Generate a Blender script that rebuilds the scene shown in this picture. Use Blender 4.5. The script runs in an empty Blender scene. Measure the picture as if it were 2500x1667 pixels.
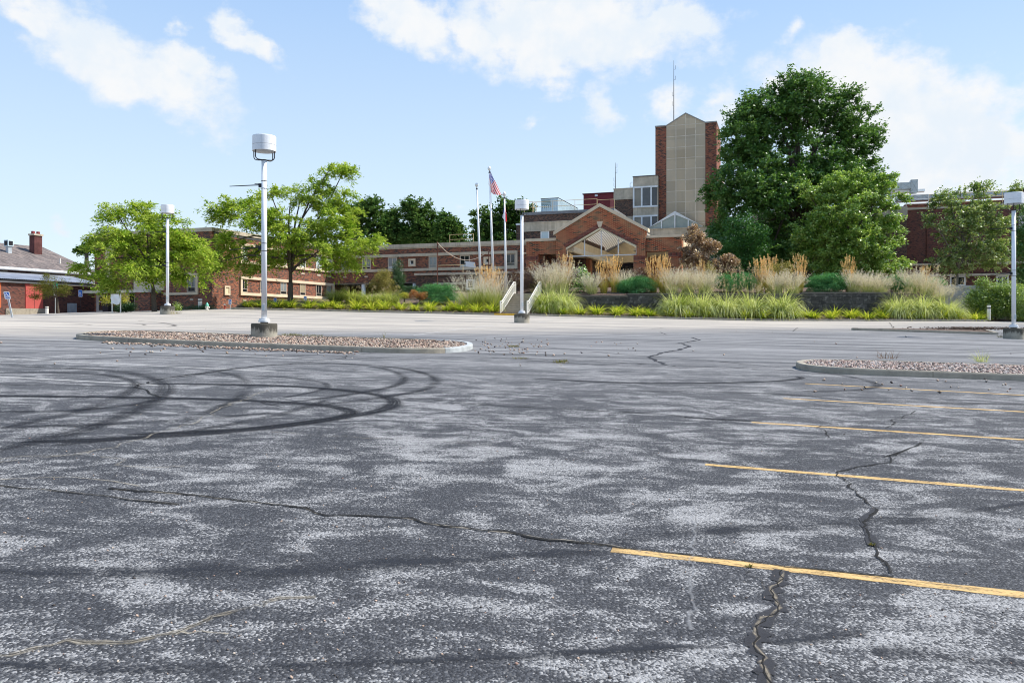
import bpy, math, random
import numpy as np
from mathutils import Vector, Matrix

# ------------------------------------------------------------------ scene
scene = bpy.context.scene
COL = scene.collection
RND = random.Random(11)
NPR = np.random.default_rng(5)

# camera constants: level camera, metres; x right, y away, z up.  Pixel values below
# refer to the 2500 x 1667 photograph and are turned into metres at a real distance.
F, CX, HY, EYE = 1900.0, 1250.0, 783.0, 1.55

def gz(x, y):
    """height of the parking lot: rises away from the street, crest near x=-23"""
    y = max(-60.0, min(y, 112.0))
    x = max(-120.0, min(x, 120.0))
    if x < -23.0:
        return 0.506 + 0.0276 * (x + 23.0) + 0.0316 * y
    return -0.022 * x + 0.0316 * y

def ray(px, py, d):
    return Vector(((px - CX) / F * d, d, EYE + (HY - py) / F * d))

def ground(px, py):
    t = (px - CX) / F
    d = EYE / (-0.022 * t + 0.0316 - (HY - py) / F)
    return Vector((t * d, d, gz(t * d, d)))

# ------------------------------------------------------------------ object helpers
ORIG = {}
def link(o):
    COL.objects.link(o); return o

def tag(o, label=None, cat=None, group=None, kind=None):
    if label: o['label'] = label
    if cat: o['category'] = cat
    if group: o['group'] = group
    if kind: o['kind'] = kind
    return o

def thing(name, label, cat, loc=(0, 0, 0), group=None, rz=0.0):
    o = bpy.data.objects.new(name, None)
    o.empty_display_size = 0.3
    o.location = loc; o.rotation_euler = (0, 0, rz)
    link(o); ORIG[o.name] = Vector(loc)
    return tag(o, label, cat, group)

def uvproject(me):
    nl = len(me.loops)
    if nl == 0: return
    uv = me.uv_layers.new(name='UV')
    co = np.empty(len(me.vertices) * 3, np.float32); me.vertices.foreach_get('co', co); co = co.reshape(-1, 3)
    lv = np.empty(nl, np.int32); me.loops.foreach_get('vertex_index', lv)
    nrm = np.empty(len(me.polygons) * 3, np.float32); me.polygons.foreach_get('normal', nrm); nrm = nrm.reshape(-1, 3)
    tot = np.empty(len(me.polygons), np.int32); me.polygons.foreach_get('loop_total', tot)
    ln = np.repeat(nrm, tot, axis=0)
    p = co[lv]
    h = np.stack([-ln[:, 1], ln[:, 0]], 1)
    L = np.linalg.norm(h, axis=1); L[L < 1e-6] = 1
    h = h / L[:, None]
    u = p[:, 0] * h[:, 0] + p[:, 1] * h[:, 1]; v = p[:, 2].copy()
    flat = np.abs(ln[:, 2]) > 0.75
    u[flat] = p[flat, 0]; v[flat] = p[flat, 1]
    uv.data.foreach_set('uv', np.stack([u, v], 1).astype(np.float32).ravel())

class MB:
    def __init__(s):
        s.v = []; s.f = []; s.m = []; s.uv = None
    def add(s, pts, faces, m=0):
        b = len(s.v); s.v += [tuple(p) for p in pts]
        for f in faces:
            s.f.append([b + i for i in f]); s.m.append(m)
        return s
    def poly(s, pts, m=0):
        return s.add(pts, [list(range(len(pts)))], m)
    def box(s, o, a, b, c, m=0):
        o = Vector(o); a = Vector(a); b = Vector(b); c = Vector(c)
        p = [o, o + a, o + a + b, o + b, o + c, o + a + c, o + a + b + c, o + b + c]
        fs = [(0, 3, 2, 1), (4, 5, 6, 7), (0, 1, 5, 4), (1, 2, 6, 5), (2, 3, 7, 6), (3, 0, 4, 7)]
        if a.cross(b).dot(c) < 0: fs = [tuple(reversed(f)) for f in fs]
        return s.add(p, fs, m)
    def cbox(s, c, sx, sy, sz, rz=0.0, m=0):
        ca, sa = math.cos(rz), math.sin(rz)
        a = Vector((ca * sx, sa * sx, 0)); b = Vector((-sa * sy, ca * sy, 0)); cc = Vector((0, 0, sz))
        return s.box(Vector(c) - a / 2 - b / 2 - cc / 2, a, b, cc, m)
    def prism(s, pts, vec, m=0):
        n = len(pts); vec = Vector(vec); pts = [Vector(p) for p in pts]
        q = [p + vec for p in pts]
        fs = [list(range(n)), list(range(2 * n - 1, n - 1, -1))]
        for i in range(n):
            j = (i + 1) % n; fs.append([j, i, n + i, n + j])
        nn = Vector((0, 0, 0))
        for i in range(n):
            nn += pts[i].cross(pts[(i + 1) % n])
        if nn.dot(vec) > 0: fs = [list(reversed(f)) for f in fs]
        return s.add(pts + q, fs, m)
    def tube(s, pts, r, n=8, m=0, cap=True):
        pts = [Vector(p) for p in pts]; k = len(pts)
        rs = r if isinstance(r, (list, tuple)) else [r] * k
        b = len(s.v); prev = None
        for i, p in enumerate(pts):
            d = (pts[min(i + 1, k - 1)] - pts[max(i - 1, 0)])
            if d.length < 1e-7: d = Vector((0, 0, 1))
            d.normalize()
            ref = prev if prev is not None else (Vector((1, 0, 0)) if abs(d.x) < .9 else Vector((0, 1, 0)))
            a = (ref - d * ref.dot(d))
            if a.length < 1e-5: a = d.orthogonal()
            a.normalize(); prev = a; c = d.cross(a)
            for j in range(n):
                t = 2 * math.pi * j / n
                s.v.append(tuple(p + (a * math.cos(t) + c * math.sin(t)) * rs[i]))
        for i in range(k - 1):
            for j in range(n):
                j2 = (j + 1) % n
                s.f.append([b + i * n + j, b + i * n + j2, b + (i + 1) * n + j2, b + (i + 1) * n + j]); s.m.append(m)
        if cap:
            s.f.append([b + j for j in range(n - 1, -1, -1)]); s.m.append(m)
            s.f.append([b + (k - 1) * n + j for j in range(n)]); s.m.append(m)
        return s
    def lathe(s, c, prof, n=24, m=0):
        c = Vector(c); b = len(s.v); k = len(prof)
        for (r, z) in prof:
            for j in range(n):
                t = 2 * math.pi * j / n
                s.v.append((c.x + r * math.cos(t), c.y + r * math.sin(t), c.z + z))
        for i in range(k - 1):
            for j in range(n):
                j2 = (j + 1) % n
                s.f.append([b + i * n + j, b + i * n + j2, b + (i + 1) * n + j2, b + (i + 1) * n + j]); s.m.append(m)
        s.f.append([b + j for j in range(n - 1, -1, -1)]); s.m.append(m)
        s.f.append([b + (k - 1) * n + j for j in range(n)]); s.m.append(m)
        return s
    def build(s, name, mats, parent=None, smooth=False, root=None):
        if not isinstance(mats, (list, tuple)): mats = [mats]
        me = bpy.data.meshes.new(name)
        off = Vector((0, 0, 0))
        if parent is not None:
            r = parent
            while r.parent is not None: r = r.parent
            off = ORIG.get(r.name, Vector((0, 0, 0)))
            if s.uv == 'local': off = Vector((0, 0, 0))
        me.from_pydata([(x - off.x, y - off.y, z - off.z) for x, y, z in s.v], [], s.f)
        for mt in mats: me.materials.append(mt)
        me.polygons.foreach_set('material_index', s.m)
        me.update()
        if smooth: me.polygons.foreach_set('use_smooth', [True] * len(s.f))
        uvproject(me)
        o = bpy.data.objects.new(name, me); link(o)
        if parent is not None: o.parent = parent
        return o

def fastmesh(name, V, Q, mat, parent=None, off=None, smooth=False):
    """numpy quads -> one mesh object"""
    me = bpy.data.meshes.new(name)
    V = np.asarray(V, np.float32)
    if off is not None: V = V - np.asarray(off, np.float32)
    Q = np.asarray(Q, np.int32); k = Q.shape[1]
    me.vertices.add(len(V)); me.vertices.foreach_set('co', V.ravel())
    me.loops.add(Q.size); me.loops.foreach_set('vertex_index', Q.ravel())
    me.polygons.add(len(Q))
    me.polygons.foreach_set('loop_start', np.arange(len(Q), dtype=np.int32) * k)
    try: me.polygons.foreach_set('loop_total', np.full(len(Q), k, np.int32))
    except Exception: pass
    me.update(calc_edges=True)
    me.materials.append(mat)
    if smooth: me.polygons.foreach_set('use_smooth', np.ones(len(Q), bool))
    o = bpy.data.objects.new(name, me); link(o)
    if parent is not None: o.parent = parent
    return o

def dup(root, loc, rz=None, label=None, scale=None, skip=()):
    r = root.copy(); COL.objects.link(r); r.location = loc
    if rz is not None: r.rotation_euler = (0, 0, rz)
    if scale is not None: r.scale = scale if isinstance(scale, (tuple, list)) else (scale,) * 3
    if label: r['label'] = label
    for ch in list(root.children):
        if ch.name.split('.')[0] in skip: continue
        c = ch.copy(); COL.objects.link(c); c.parent = r
        for g in list(ch.children):
            e = g.copy(); COL.objects.link(e); e.parent = c
    return r

class Face:
    """a vertical plane: s metres along it, z up, off metres out towards the viewer"""
    def __init__(s, O, d):
        s.O = Vector((O[0], O[1])); s.d = Vector((d[0], d[1])).normalized()
        s.n = Vector((s.d.y, -s.d.x))
    def at(s, px, py):
        t = (px - CX) / F
        q = (s.O.x - t * s.O.y) / (t * s.d.y - s.d.x)
        y = s.O.y + q * s.d.y
        return q, EYE + (HY - py) / F * y
    def s_(s, px): return s.at(px, HY)[0]
    def P(s, q, z, off=0.0):
        p = s.O + s.d * q + s.n * off
        return Vector((p.x, p.y, z))
    def back(s, w): return Face(s.O - s.n * w, s.d)
    def side(s, q, off=0.0):
        """plane through point q running away from the viewer"""
        p = s.O + s.d * q + s.n * off
        return Face(p, -s.n)
    def box(s, mb, q0, q1, z0, z1, o0, o1, m=0):
        return mb.box(s.P(q0, z0, o0), s.P(q1, z0, o0) - s.P(q0, z0, o0), s.P(q0, z0, o1) - s.P(q0, z0, o0), Vector((0, 0, z1 - z0)), m)

TAN = 0.35
U = Vector((TAN, 1)).normalized()        # building axis running away
Vd = Vector((1, -TAN)).normalized()      # building axis running right and nearer
def vface(px, d):
    return Face(((px - CX) / F * d, d), Vd)
def uface(px, d):
    return Face(((px - CX) / F * d, d), U)

# ------------------------------------------------------------------ materials
MATS = {}
class NT:
    def __init__(s, tree):
        s.t = tree; s.n = tree.nodes; s.l = tree.links
    def new(s, typ, **kw):
        nd = s.n.new(typ)
        for k, v in kw.items(): setattr(nd, k, v)
        return nd
    def put(s, sock, val):
        if hasattr(val, 'links') or isinstance(val, bpy.types.NodeSocket): s.l.new(val, sock)
        else: sock.default_value = val
    def math(s, op, a, b=0.0, c=None, clamp=False):
        nd = s.new('ShaderNodeMath', operation=op); nd.use_clamp = clamp
        s.put(nd.inputs[0], a); s.put(nd.inputs[1], b)
        if c is not None: s.put(nd.inputs[2], c)
        return nd.outputs[0]
    def sstep(s, x, a, b, lo=0.0, hi=1.0):
        nd = s.new('ShaderNodeMapRange', interpolation_type='SMOOTHSTEP')
        s.put(nd.inputs[0], x); nd.inputs[1].default_value = a; nd.inputs[2].default_value = b
        nd.inputs[3].default_value = lo; nd.inputs[4].default_value = hi
        return nd.outputs[0]
    def mix(s, f, a, b, blend='MIX'):
        nd = s.new('ShaderNodeMix', data_type='RGBA', blend_type=blend)
        s.put(nd.inputs[0], f); s.put(nd.inputs[6], a); s.put(nd.inputs[7], b)
        return nd.outputs[2]
    def noise(s, vec, scale, detail=3.0, rough=.5, dist=0.0):
        nd = s.new('ShaderNodeTexNoise')
        if vec is not None: s.l.new(vec, nd.inputs['Vector'])
        nd.inputs['Scale'].default_value = scale; nd.inputs['Detail'].default_value = detail
        nd.inputs['Roughness'].default_value = rough; nd.inputs['Distortion'].default_value = dist
        return nd.outputs[0]
    def mapping(s, vec, scale=(1, 1, 1), loc=(0, 0, 0), rot=(0, 0, 0), typ='POINT'):
        nd = s.new('ShaderNodeMapping', vector_type=typ); s.l.new(vec, nd.inputs[0])
        nd.inputs['Scale'].default_value = scale; nd.inputs['Location'].default_value = loc; nd.inputs['Rotation'].default_value = rot
        return nd.outputs[0]
    def ramp(s, f, stops, interp='LINEAR'):
        nd = s.new('ShaderNodeValToRGB'); s.put(nd.inputs[0], f); cr = nd.color_ramp; cr.interpolation = interp
        while len(cr.elements) < len(stops): cr.elements.new(.5)
        for e, (p, c) in zip(cr.elements, stops):
            e.position = p; e.color = c if len(c) == 4 else (*c, 1)
        return nd.outputs[0]
    def bump(s, h, strength=.3, dist=.02):
        nd = s.new('ShaderNodeBump'); s.put(nd.inputs['Height'], h)
        nd.inputs['Strength'].default_value = strength; nd.inputs['Distance'].default_value = dist
        return nd.outputs[0]

def C4(c): return (c[0], c[1], c[2], 1.0)
def newmat(name):
    m = bpy.data.materials.new(name); m.use_nodes = True
    t = NT(m.node_tree); t.n.clear()
    out = t.new('ShaderNodeOutputMaterial')
    return m, t, out
def principled(t, out, base, rough=.8, spec=.3, metal=0.0, normal=None):
    b = t.new('ShaderNodeBsdfPrincipled')
    t.put(b.inputs['Base Color'], base if not isinstance(base, tuple) else C4(base))
    t.put(b.inputs['Roughness'], rough); b.inputs['Specular IOR Level'].default_value = spec
    t.put(b.inputs['Metallic'], metal)
    if normal is not None: t.l.new(normal, b.inputs['Normal'])
    t.l.new(b.outputs[0], out.inputs[0]); return b
def coords(t, which='Object'):
    return t.new('ShaderNodeTexCoord').outputs[which]

def m_plain(name, c, rough=.6, amt=.12, scale=3.0, metal=0.0, spec=.3, streak=0.0, bump=0.0):
    m, t, out = newmat(name); co = coords(t)
    n = t.noise(co, scale, 5, .6)
    lo = tuple(x * (1 - amt * 1.6) for x in c); hi = tuple(min(1, x * (1 + amt)) for x in c)
    col = t.ramp(n, [(.3, lo), (.7, hi)])
    if streak > 0:
        st = t.noise(t.mapping(co, (2.2, 2.2, .16)), 1.4, 5, .65)
        f = t.sstep(st, .5, .72, 0, streak)
        col = t.mix(f, col, C4(tuple(x * .42 for x in c)))
    nrm = t.bump(t.noise(co, 40, 3), bump, .01) if bump > 0 else None
    principled(t, out, col, rough, spec, metal, nrm); return m

def m_brick(name, stops, mortar, bw=.22, rh=.082, ms=.012, seed=0.0):
    m, t, out = newmat(name); uv = coords(t, 'UV')
    br = t.new('ShaderNodeTexBrick'); t.l.new(t.mapping(uv, loc=(seed, seed * .37, 0)), br.inputs['Vector'])
    br.inputs['Color1'].default_value = (0, 0, 0, 1); br.inputs['Color2'].default_value = (1, 1, 1, 1)
    br.inputs['Mortar'].default_value = (.5, .5, .5, 1)
    br.inputs['Scale'].default_value = 1; br.inputs['Mortar Size'].default_value = ms; br.inputs['Mortar Smooth'].default_value = .1
    br.inputs['Brick Width'].default_value = bw; br.inputs['Row Height'].default_value = rh; br.inputs['Bias'].default_value = 0
    col = t.ramp(br.outputs['Color'], stops)
    w = t.noise(uv, .5, 5, .6)
    col = t.mix(t.sstep(w, .3, .75, 0, .45), col, t.mix(.5, col, C4(tuple(x * .5 for x in stops[1][1]))))
    col = t.mix(br.outputs['Fac'], col, C4(mortar))
    nrm = t.bump(t.math('SUBTRACT', 1.0, br.outputs['Fac']), .4, .01)
    principled(t, out, col, .9, .2, 0, nrm); return m

def m_leaf(name, cols, trans=.35, gloss=.0):
    k = 1.0 if 'plume' in name or 'spike' in name or 'stems' in name else 1.3
    cols = [tuple(min(.88, x * k) for x in c) for c in cols]
    m, t, out = newmat(name)
    rnd = t.new('ShaderNodeNewGeometry').outputs['Random Per Island']
    stops = [(i / (len(cols) - 1), c) for i, c in enumerate(cols)]
    col = t.ramp(rnd, stops)
    big = t.noise(coords(t), .7, 2)
    col = t.mix(t.sstep(big, .35, .65, 0, .3), col, C4(tuple(x * 1.25 for x in cols[-1])))
    d = t.new('ShaderNodeBsdfDiffuse'); t.l.new(col, d.inputs[0])
    tr = t.new('ShaderNodeBsdfTranslucent')
    t.l.new(t.mix(1.0, col, (1.0, 1.0, .55, 1), 'MULTIPLY'), tr.inputs[0])
    mx = t.new('ShaderNodeMixShader'); mx.inputs[0].default_value = trans
    t.l.new(d.outputs[0], mx.inputs[1]); t.l.new(tr.outputs[0], mx.inputs[2])
    res = mx.outputs[0]
    if gloss > 0:
        g = t.new('ShaderNodeBsdfGlossy'); g.inputs[0].default_value = (1, 1, 1, 1); g.inputs['Roughness'].default_value = .42
        m2 = t.new('ShaderNodeMixShader'); m2.inputs[0].default_value = gloss
        t.l.new(res, m2.inputs[1]); t.l.new(g.outputs[0], m2.inputs[2]); res = m2.outputs[0]
    t.l.new(res, out.inputs[0]); return m

def m_glass(name, c, rough=.06, mixc=None):
    m, t, out = newmat(name); co = coords(t)
    base = t.ramp(t.noise(co, .9, 2), [(.35, c), (.65, mixc or tuple(x * 1.6 for x in c))])
    principled(t, out, base, rough, .6); return m

# bricks -----------------------------------------------------------------
BR_WING = m_brick('old_red_brick', [(0, (.03, .026, .028)), (.24, (.05, .036, .036)), (.38, (.21, .062, .036)), (.75, (.31, .092, .048)), (1, (.42, .15, .075))], (.2, .14, .105))
BR_BROWN = m_brick('brown_brick', [(0, (.025, .021, .023)), (.32, (.045, .034, .032)), (.52, (.115, .056, .042)), (1, (.22, .11, .07))], (.17, .13, .1), seed=3.3)
BR_PORT = m_brick('portico_brick', [(0, (.03, .02, .022)), (.14, (.05, .025, .025)), (.2, (.25, .047, .026)), (.6, (.34, .066, .033)), (1, (.44, .115, .05))], (.52, .34, .18), .36, .1, .013, seed=1.7)
BR_SOLD = m_brick('soldier_brick', [(0, (.03, .02, .02)), (.2, (.13, .032, .026)), (1, (.24, .06, .04))], (.3, .17, .12), .1, .36, .014, seed=.4)
BR_TOWER = m_brick('tower_brick', [(0, (.04, .028, .027)), (.26, (.09, .038, .032)), (.42, (.26, .066, .038)), (1, (.4, .13, .065))], (.26, .165, .12), .3, .1, .012, seed=5.1)
BR_GAR = m_brick('garage_brick', [(0, (.03, .024, .027)), (.16, (.055, .031, .03)), (.28, (.135, .046, .036)), (1, (.215, .078, .054))], (.15, .09, .072), seed=2.2)

STONE = m_plain('limestone', (.54, .46, .345), .9, .14, 1.2, streak=.35)
STONE_C = m_plain('cream_stone', (.68, .55, .39), .9, .08, 1.4)
STONE_W = m_plain('weathered_limestone', (.54, .46, .35), .9, .16, 1.1, streak=.5)
CREAM = m_plain('cream_paint', (.76, .63, .42), .7, .05, 1.0)
CREAM_L = m_plain('cream_panel', (.82, .77, .66), .6, .05, 1.0)
TANPANEL = m_plain('tan_panel', (.78, .65, .44), .6, .05, 1.0)
WHITE = m_plain('white_paint', (.78, .78, .77), .45, .04, 2.0)
POLEW = m_plain('pole_white', (.8, .81, .82), .42, .05, 2.0, spec=.4, streak=.22)
OFFW = m_plain('off_white_paint', (.78, .74, .66), .5, .05, 2.0)
WFRAME = m_plain('window_frame_white', (.72, .72, .68), .5, .05, 2)
TFRAME = m_plain('window_frame_tan', (.5, .42, .33), .6, .08, 2)
BLACK = m_plain('black_metal', (.02, .02, .024), .5, .1, 4)
DARK = m_plain('dark_recess', (.03, .026, .024), .9, .1, 1)
GLASS = m_glass('dark_glass', (.012, .015, .018))
GLASS_B = m_glass('blind_glass', (.2, .22, .22), .12, (.26, .28, .28))
GLASS_C = m_glass('curtain_glass', (.36, .3, .19), .2, (.42, .35, .22))
GLASS_G = m_glass('grey_green_glass', (.24, .28, .25), .1, (.32, .35, .31))
GLASS_W = m_glass('pale_blind_glass', (.42, .52, .55), .15, (.5, .58, .6))
REDDOOR = m_plain('red_door_paint', (.5, .1, .085), .5, .06, 1)
REDMETAL = m_plain('red_corrugated_metal', (.2, .025, .03), .5, .1, 1)
YELLOW = m_plain('yellow_kerb_paint', (.62, .36, .04), .7, .15, 6)
YRAIL = m_plain('yellow_rail_paint', (.78, .58, .3), .5, .1, 3)
GALV = m_plain('galvanised_metal', (.5, .54, .56), .45, .12, 2, metal=.3)
PALEBLUE = m_plain('pale_blue_metal', (.56, .68, .72), .5, .06, 1)
RUST = m_plain('rusty_steel', (.16, .06, .04), .8, .25, 6)
BLUE = m_plain('sign_blue', (.02, .13, .5), .5, .03, 3)
GREEN = m_plain('sign_green', (.0, .3, .22), .5, .03, 3)
TEAL = m_plain('hydrant_teal', (.18, .6, .45), .5, .05, 3)
BARK = m_plain('bark', (.1, .078, .06), .95, .25, 9, bump=.5)
BARK_L = m_plain('pale_bark', (.22, .19, .15), .95, .25, 9, bump=.5)
TAR = m_plain('flat_roof_membrane', (.1, .1, .1), .9, .2, .6)
MULCH = m_plain('mulch', (.15, .105, .08), 1, .45, 9, bump=.8)
STEPC = m_plain('step_concrete', (.36, .3, .22), .9, .15, 4)
# ------------------------------------------------------------------ asphalt, concrete, gravel
def m_asphalt():
    m, t, out = newmat('worn_asphalt'); co = coords(t)
    sep = t.new('ShaderNodeSeparateXYZ'); t.l.new(co, sep.inputs[0]); X, Y = sep.outputs[0], sep.outputs[1]
    grain = t.noise(co, 30, 3, .6)
    vor = t.new('ShaderNodeTexVoronoi', feature='F1'); t.l.new(co, vor.inputs['Vector']); vor.inputs['Scale'].default_value = 92
    stone = vor.outputs['Color']; sepc = t.new('ShaderNodeSeparateColor'); t.l.new(stone, sepc.inputs[0]); sr = sepc.outputs[0]; gr2 = sepc.outputs[1]
    pco = t.mapping(co, (.8, 1.1, 1), rot=(0, 0, .35))
    p1 = t.noise(pco, 1.7, 5, .53, 1.2)
    p2 = t.noise(pco, .33, 3, .5, .5)
    p3 = t.noise(t.mapping(co, (.5, 1.9, 1)), 3.6, 3, .6, .6)
    pat = t.math('ADD', t.math('MULTIPLY', p1, .6), t.math('ADD', t.math('MULTIPLY', p2, .26), t.math('MULTIPLY', p3, .3)))
    g = t.math('ADD', t.math('MULTIPLY', t.math('SUBTRACT', sr, .5), .19), t.math('MULTIPLY', t.math('SUBTRACT', grain, .5), .16))
    v = t.math('ADD', pat, g)
    prob = t.sstep(pat, .505, .75, .015, .92)
    worn = t.sstep(t.math('SUBTRACT', prob, sr), -.16, .16)
    worn = t.math('ADD', t.math('MULTIPLY', worn, .8), t.math('MULTIPLY', prob, .2))
    dark = t.mix(t.noise(co, .22, 3), (.023, .0235, .0265, 1), (.041, .042, .046, 1))
    dark = t.mix(t.sstep(gr2, .35, 1.0, 0, .8), dark, (.095, .097, .104, 1))
    lite = t.mix(gr2, (.19, .187, .183, 1), (.4, .392, .383, 1))
    near = t.mix(worn, dark, lite)
    # middle ground: less contrast, long streaks from years of traffic and sealing
    st = t.noise(t.mapping(co, (.11, 1.9, 1)), .95, 6, .68, .25)
    mid = t.mix(t.sstep(st, .36, .68), (.1, .1, .103, 1), (.31, .303, .298, 1))
    near = t.mix(t.sstep(Y, 8, 24, 0, .85), near, mid)
    # older un-sealed pale paving at the top of the lot
    st2 = t.noise(t.mapping(co, (.1, 1.1, 1)), .8, 5, .7, .3)
    pale = t.mix(t.sstep(st2, .36, .66), (.29, .265, .235, 1), (.5, .445, .375, 1))
    edge = t.math('SUBTRACT', t.math('SUBTRACT', Y, t.math('MULTIPLY', X, .62)), 33.5)
    edge = t.math('ADD', edge, t.math('MULTIPLY', t.math('SUBTRACT', t.noise(t.mapping(co, (.3, 1, 1)), .3, 4, .6), .5), 13.0))
    col = t.mix(t.sstep(edge, -4.5, 7.0), near, pale)
    # far beyond the lot the ground turns to dry grass
    far = t.sstep(Y, 120, 140)
    col = t.mix(far, col, (.09, .11, .04, 1))
    bh = t.math('ADD', t.math('MULTIPLY', vor.outputs['Distance'], -1.0), grain)
    principled(t, out, col, .88, .25, 0, t.bump(bh, .55, .012)); return m
ASPHALT = m_asphalt()

def m_concrete(name, c, stain=(.05, .045, .035), top_stain=0.0, hz=.5):
    m, t, out = newmat(name); co = coords(t)
    n = t.noise(co, 3.5, 6, .65)
    col = t.ramp(n, [(.3, tuple(x * .6 for x in c)), (.5, tuple(x * .85 for x in c)), (.7, c)])
    fine = t.noise(co, 45, 2)
    col = t.mix(t.sstep(fine, .4, .7, 0, .3), col, C4(tuple(x * .6 for x in c)))
    if top_stain > 0:      # weather stains running down from the rim
        sep = t.new('ShaderNodeSeparateXYZ'); t.l.new(co, sep.inputs[0])
        dr = t.noise(t.mapping(co, (1, 1, .3)), 7, 5, .7)
        h = t.math('ADD', t.math('MULTIPLY', t.math('DIVIDE', sep.outputs[2], hz), .9), t.math('MULTIPLY', t.math('SUBTRACT', dr, .5), 1.6))
        col = t.mix(t.sstep(h, .38, .66, 0, top_stain), col, C4(stain))
    principled(t, out, col, .92, .2, 0, t.bump(fine, .3, .01)); return m
CONC = m_concrete('kerb_concrete', (.42, .37, .29), stain=(.07, .065, .055), top_stain=.0)
CONC_BASE = m_concrete('stained_concrete', (.42, .385, .31), top_stain=.85)
CONC_W = m_concrete('painted_kerb_patch', (.52, .54, .53))
CONC_PALE = m_concrete('pale_concrete', (.56, .53, .47))

def m_gravel(name, cols):
    m, t, out = newmat(name)
    r = t.new('ShaderNodeNewGeometry').outputs['Random Per Island']
    n = len(cols); col = t.ramp(r, [(i / n, c) for i, c in enumerate(cols)], 'CONSTANT')
    principled(t, out, col, .85, .25); return m
GRAVEL = m_gravel('river_gravel', [(.34, .25, .19), (.44, .32, .24), (.2, .15, .12), (.5, .42, .34), (.28, .18, .14), (.12, .095, .08), (.52, .37, .28), (.35, .3, .26), (.06, .05, .045), (.3, .22, .16)])
GRAVEL2 = m_gravel('dark_river_gravel', [(.34, .27, .23), (.42, .32, .27), (.22, .17, .15), (.5, .44, .4), (.3, .2, .17), (.14, .12, .11), (.48, .36, .3), (.36, .33, .31), (.08, .07, .065)])
GBED = m_plain('gravel_bed_soil', (.24, .18, .14), 1, .4, 20, bump=.6)

def m_ribbon(name, c, alpha, soft=.35, streak=.5, sc=(14, .6), rough=.8, patch=0.0):
    """a stain or paint strip: u runs across 0..1, v along in metres; edges fade and break up"""
    m, t, out = newmat(name); uv = coords(t, 'UV')
    sep = t.new('ShaderNodeSeparateXYZ'); t.l.new(uv, sep.inputs[0])
    e = t.math('ABSOLUTE', t.math('SUBTRACT', sep.outputs[0], .5))
    a = t.sstep(e, .5 - soft, .5, 1, 0)
    n = t.noise(t.mapping(uv, (sc[0], sc[1], 1)), 1.0, 4, .65)
    n2 = t.noise(coords(t), 55, 2)
    a = t.math('MULTIPLY', a, t.sstep(t.math('ADD', n, t.math('MULTIPLY', t.math('SUBTRACT', n2, .5), .5)), .5 - streak * .35, .5 + streak * .2 - .05, 1 - streak, 1))
    if patch: a = t.math('MULTIPLY', a, t.sstep(t.noise(coords(t), patch, 4, .65), .32, .56, .12, 1))
    a = t.math('MULTIPLY', a, alpha)
    tr = t.new('ShaderNodeBsdfTransparent')
    b = t.new('ShaderNodeBsdfPrincipled'); b.inputs['Base Color'].default_value = C4(c); b.inputs['Roughness'].default_value = rough
    b.inputs['Specular IOR Level'].default_value = .2
    mx = t.new('ShaderNodeMixShader'); t.l.new(a, mx.inputs[0]); t.l.new(tr.outputs[0], mx.inputs[1]); t.l.new(b.outputs[0], mx.inputs[2])
    t.l.new(mx.outputs[0], out.inputs[0]); return m
RUBBER = m_ribbon('tyre_rubber', (.012, .012, .014), .86, .4, .55)
RUBBER_L = m_ribbon('faint_tyre_rubber', (.018, .018, .021), .62, .45, .75, patch=1.1)
SEALBAND = m_ribbon('dark_traffic_band', (.026, .028, .034), .78, .5, .6, (3, 1.2), patch=1.6)
CRACKM = m_ribbon('black_crack', (.012, .011, .01), .95, .1, .3, (2, 6))  # near-black strip of the open cracks
CRACKF = m_ribbon('fine_crack', (.03, .027, .024), .8, .3, .7, (2, 5))
SEALANT = m_ribbon('crack_sealant', (.036, .036, .04), .9, .08, .12, (3, 3))
SANDM = m_ribbon('sandy_crack_fill', (.44, .38, .28), .55, .49, .6, (3, 9), patch=7)
SANDS = m_ribbon('sealed_crack_sand', (.38, .32, .23), .6, .49, .6, (3, 9), patch=22)
SANDF = m_ribbon('sandy_crack_edge', (.4, .35, .27), .6, .49, .7, (3, 9), patch=3)
YLINE = m_ribbon('yellow_line_paint', (.62, .41, .17), .97, .16, .95, (2.5, 4))
WLINE = m_ribbon('white_line_paint', (.7, .68, .64), .6, .15, .6, (5, 2))

def m_blockwall():
    m, t, out = newmat('stained_block_wall'); uv = coords(t, 'UV')
    br = t.new('ShaderNodeTexBrick'); t.l.new(uv, br.inputs['Vector'])
    br.inputs['Color1'].default_value = (.045, .043, .041, 1); br.inputs['Color2'].default_value = (.085, .08, .075, 1); br.inputs['Mortar'].default_value = (.035, .033, .031, 1)
    br.inputs['Scale'].default_value = 1; br.inputs['Brick Width'].default_value = .62; br.inputs['Row Height'].default_value = .3; br.inputs['Mortar Size'].default_value = .012
    n = t.noise(uv, 2.2, 6, .7)
    col = t.mix(t.sstep(n, .5, .72, 0, .85), br.outputs[0], (.24, .225, .21, 1))
    principled(t, out, col, .95, .2, 0, t.bump(t.noise(uv, 18, 4), .6, .02)); return m
BLOCKW = m_blockwall()

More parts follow.
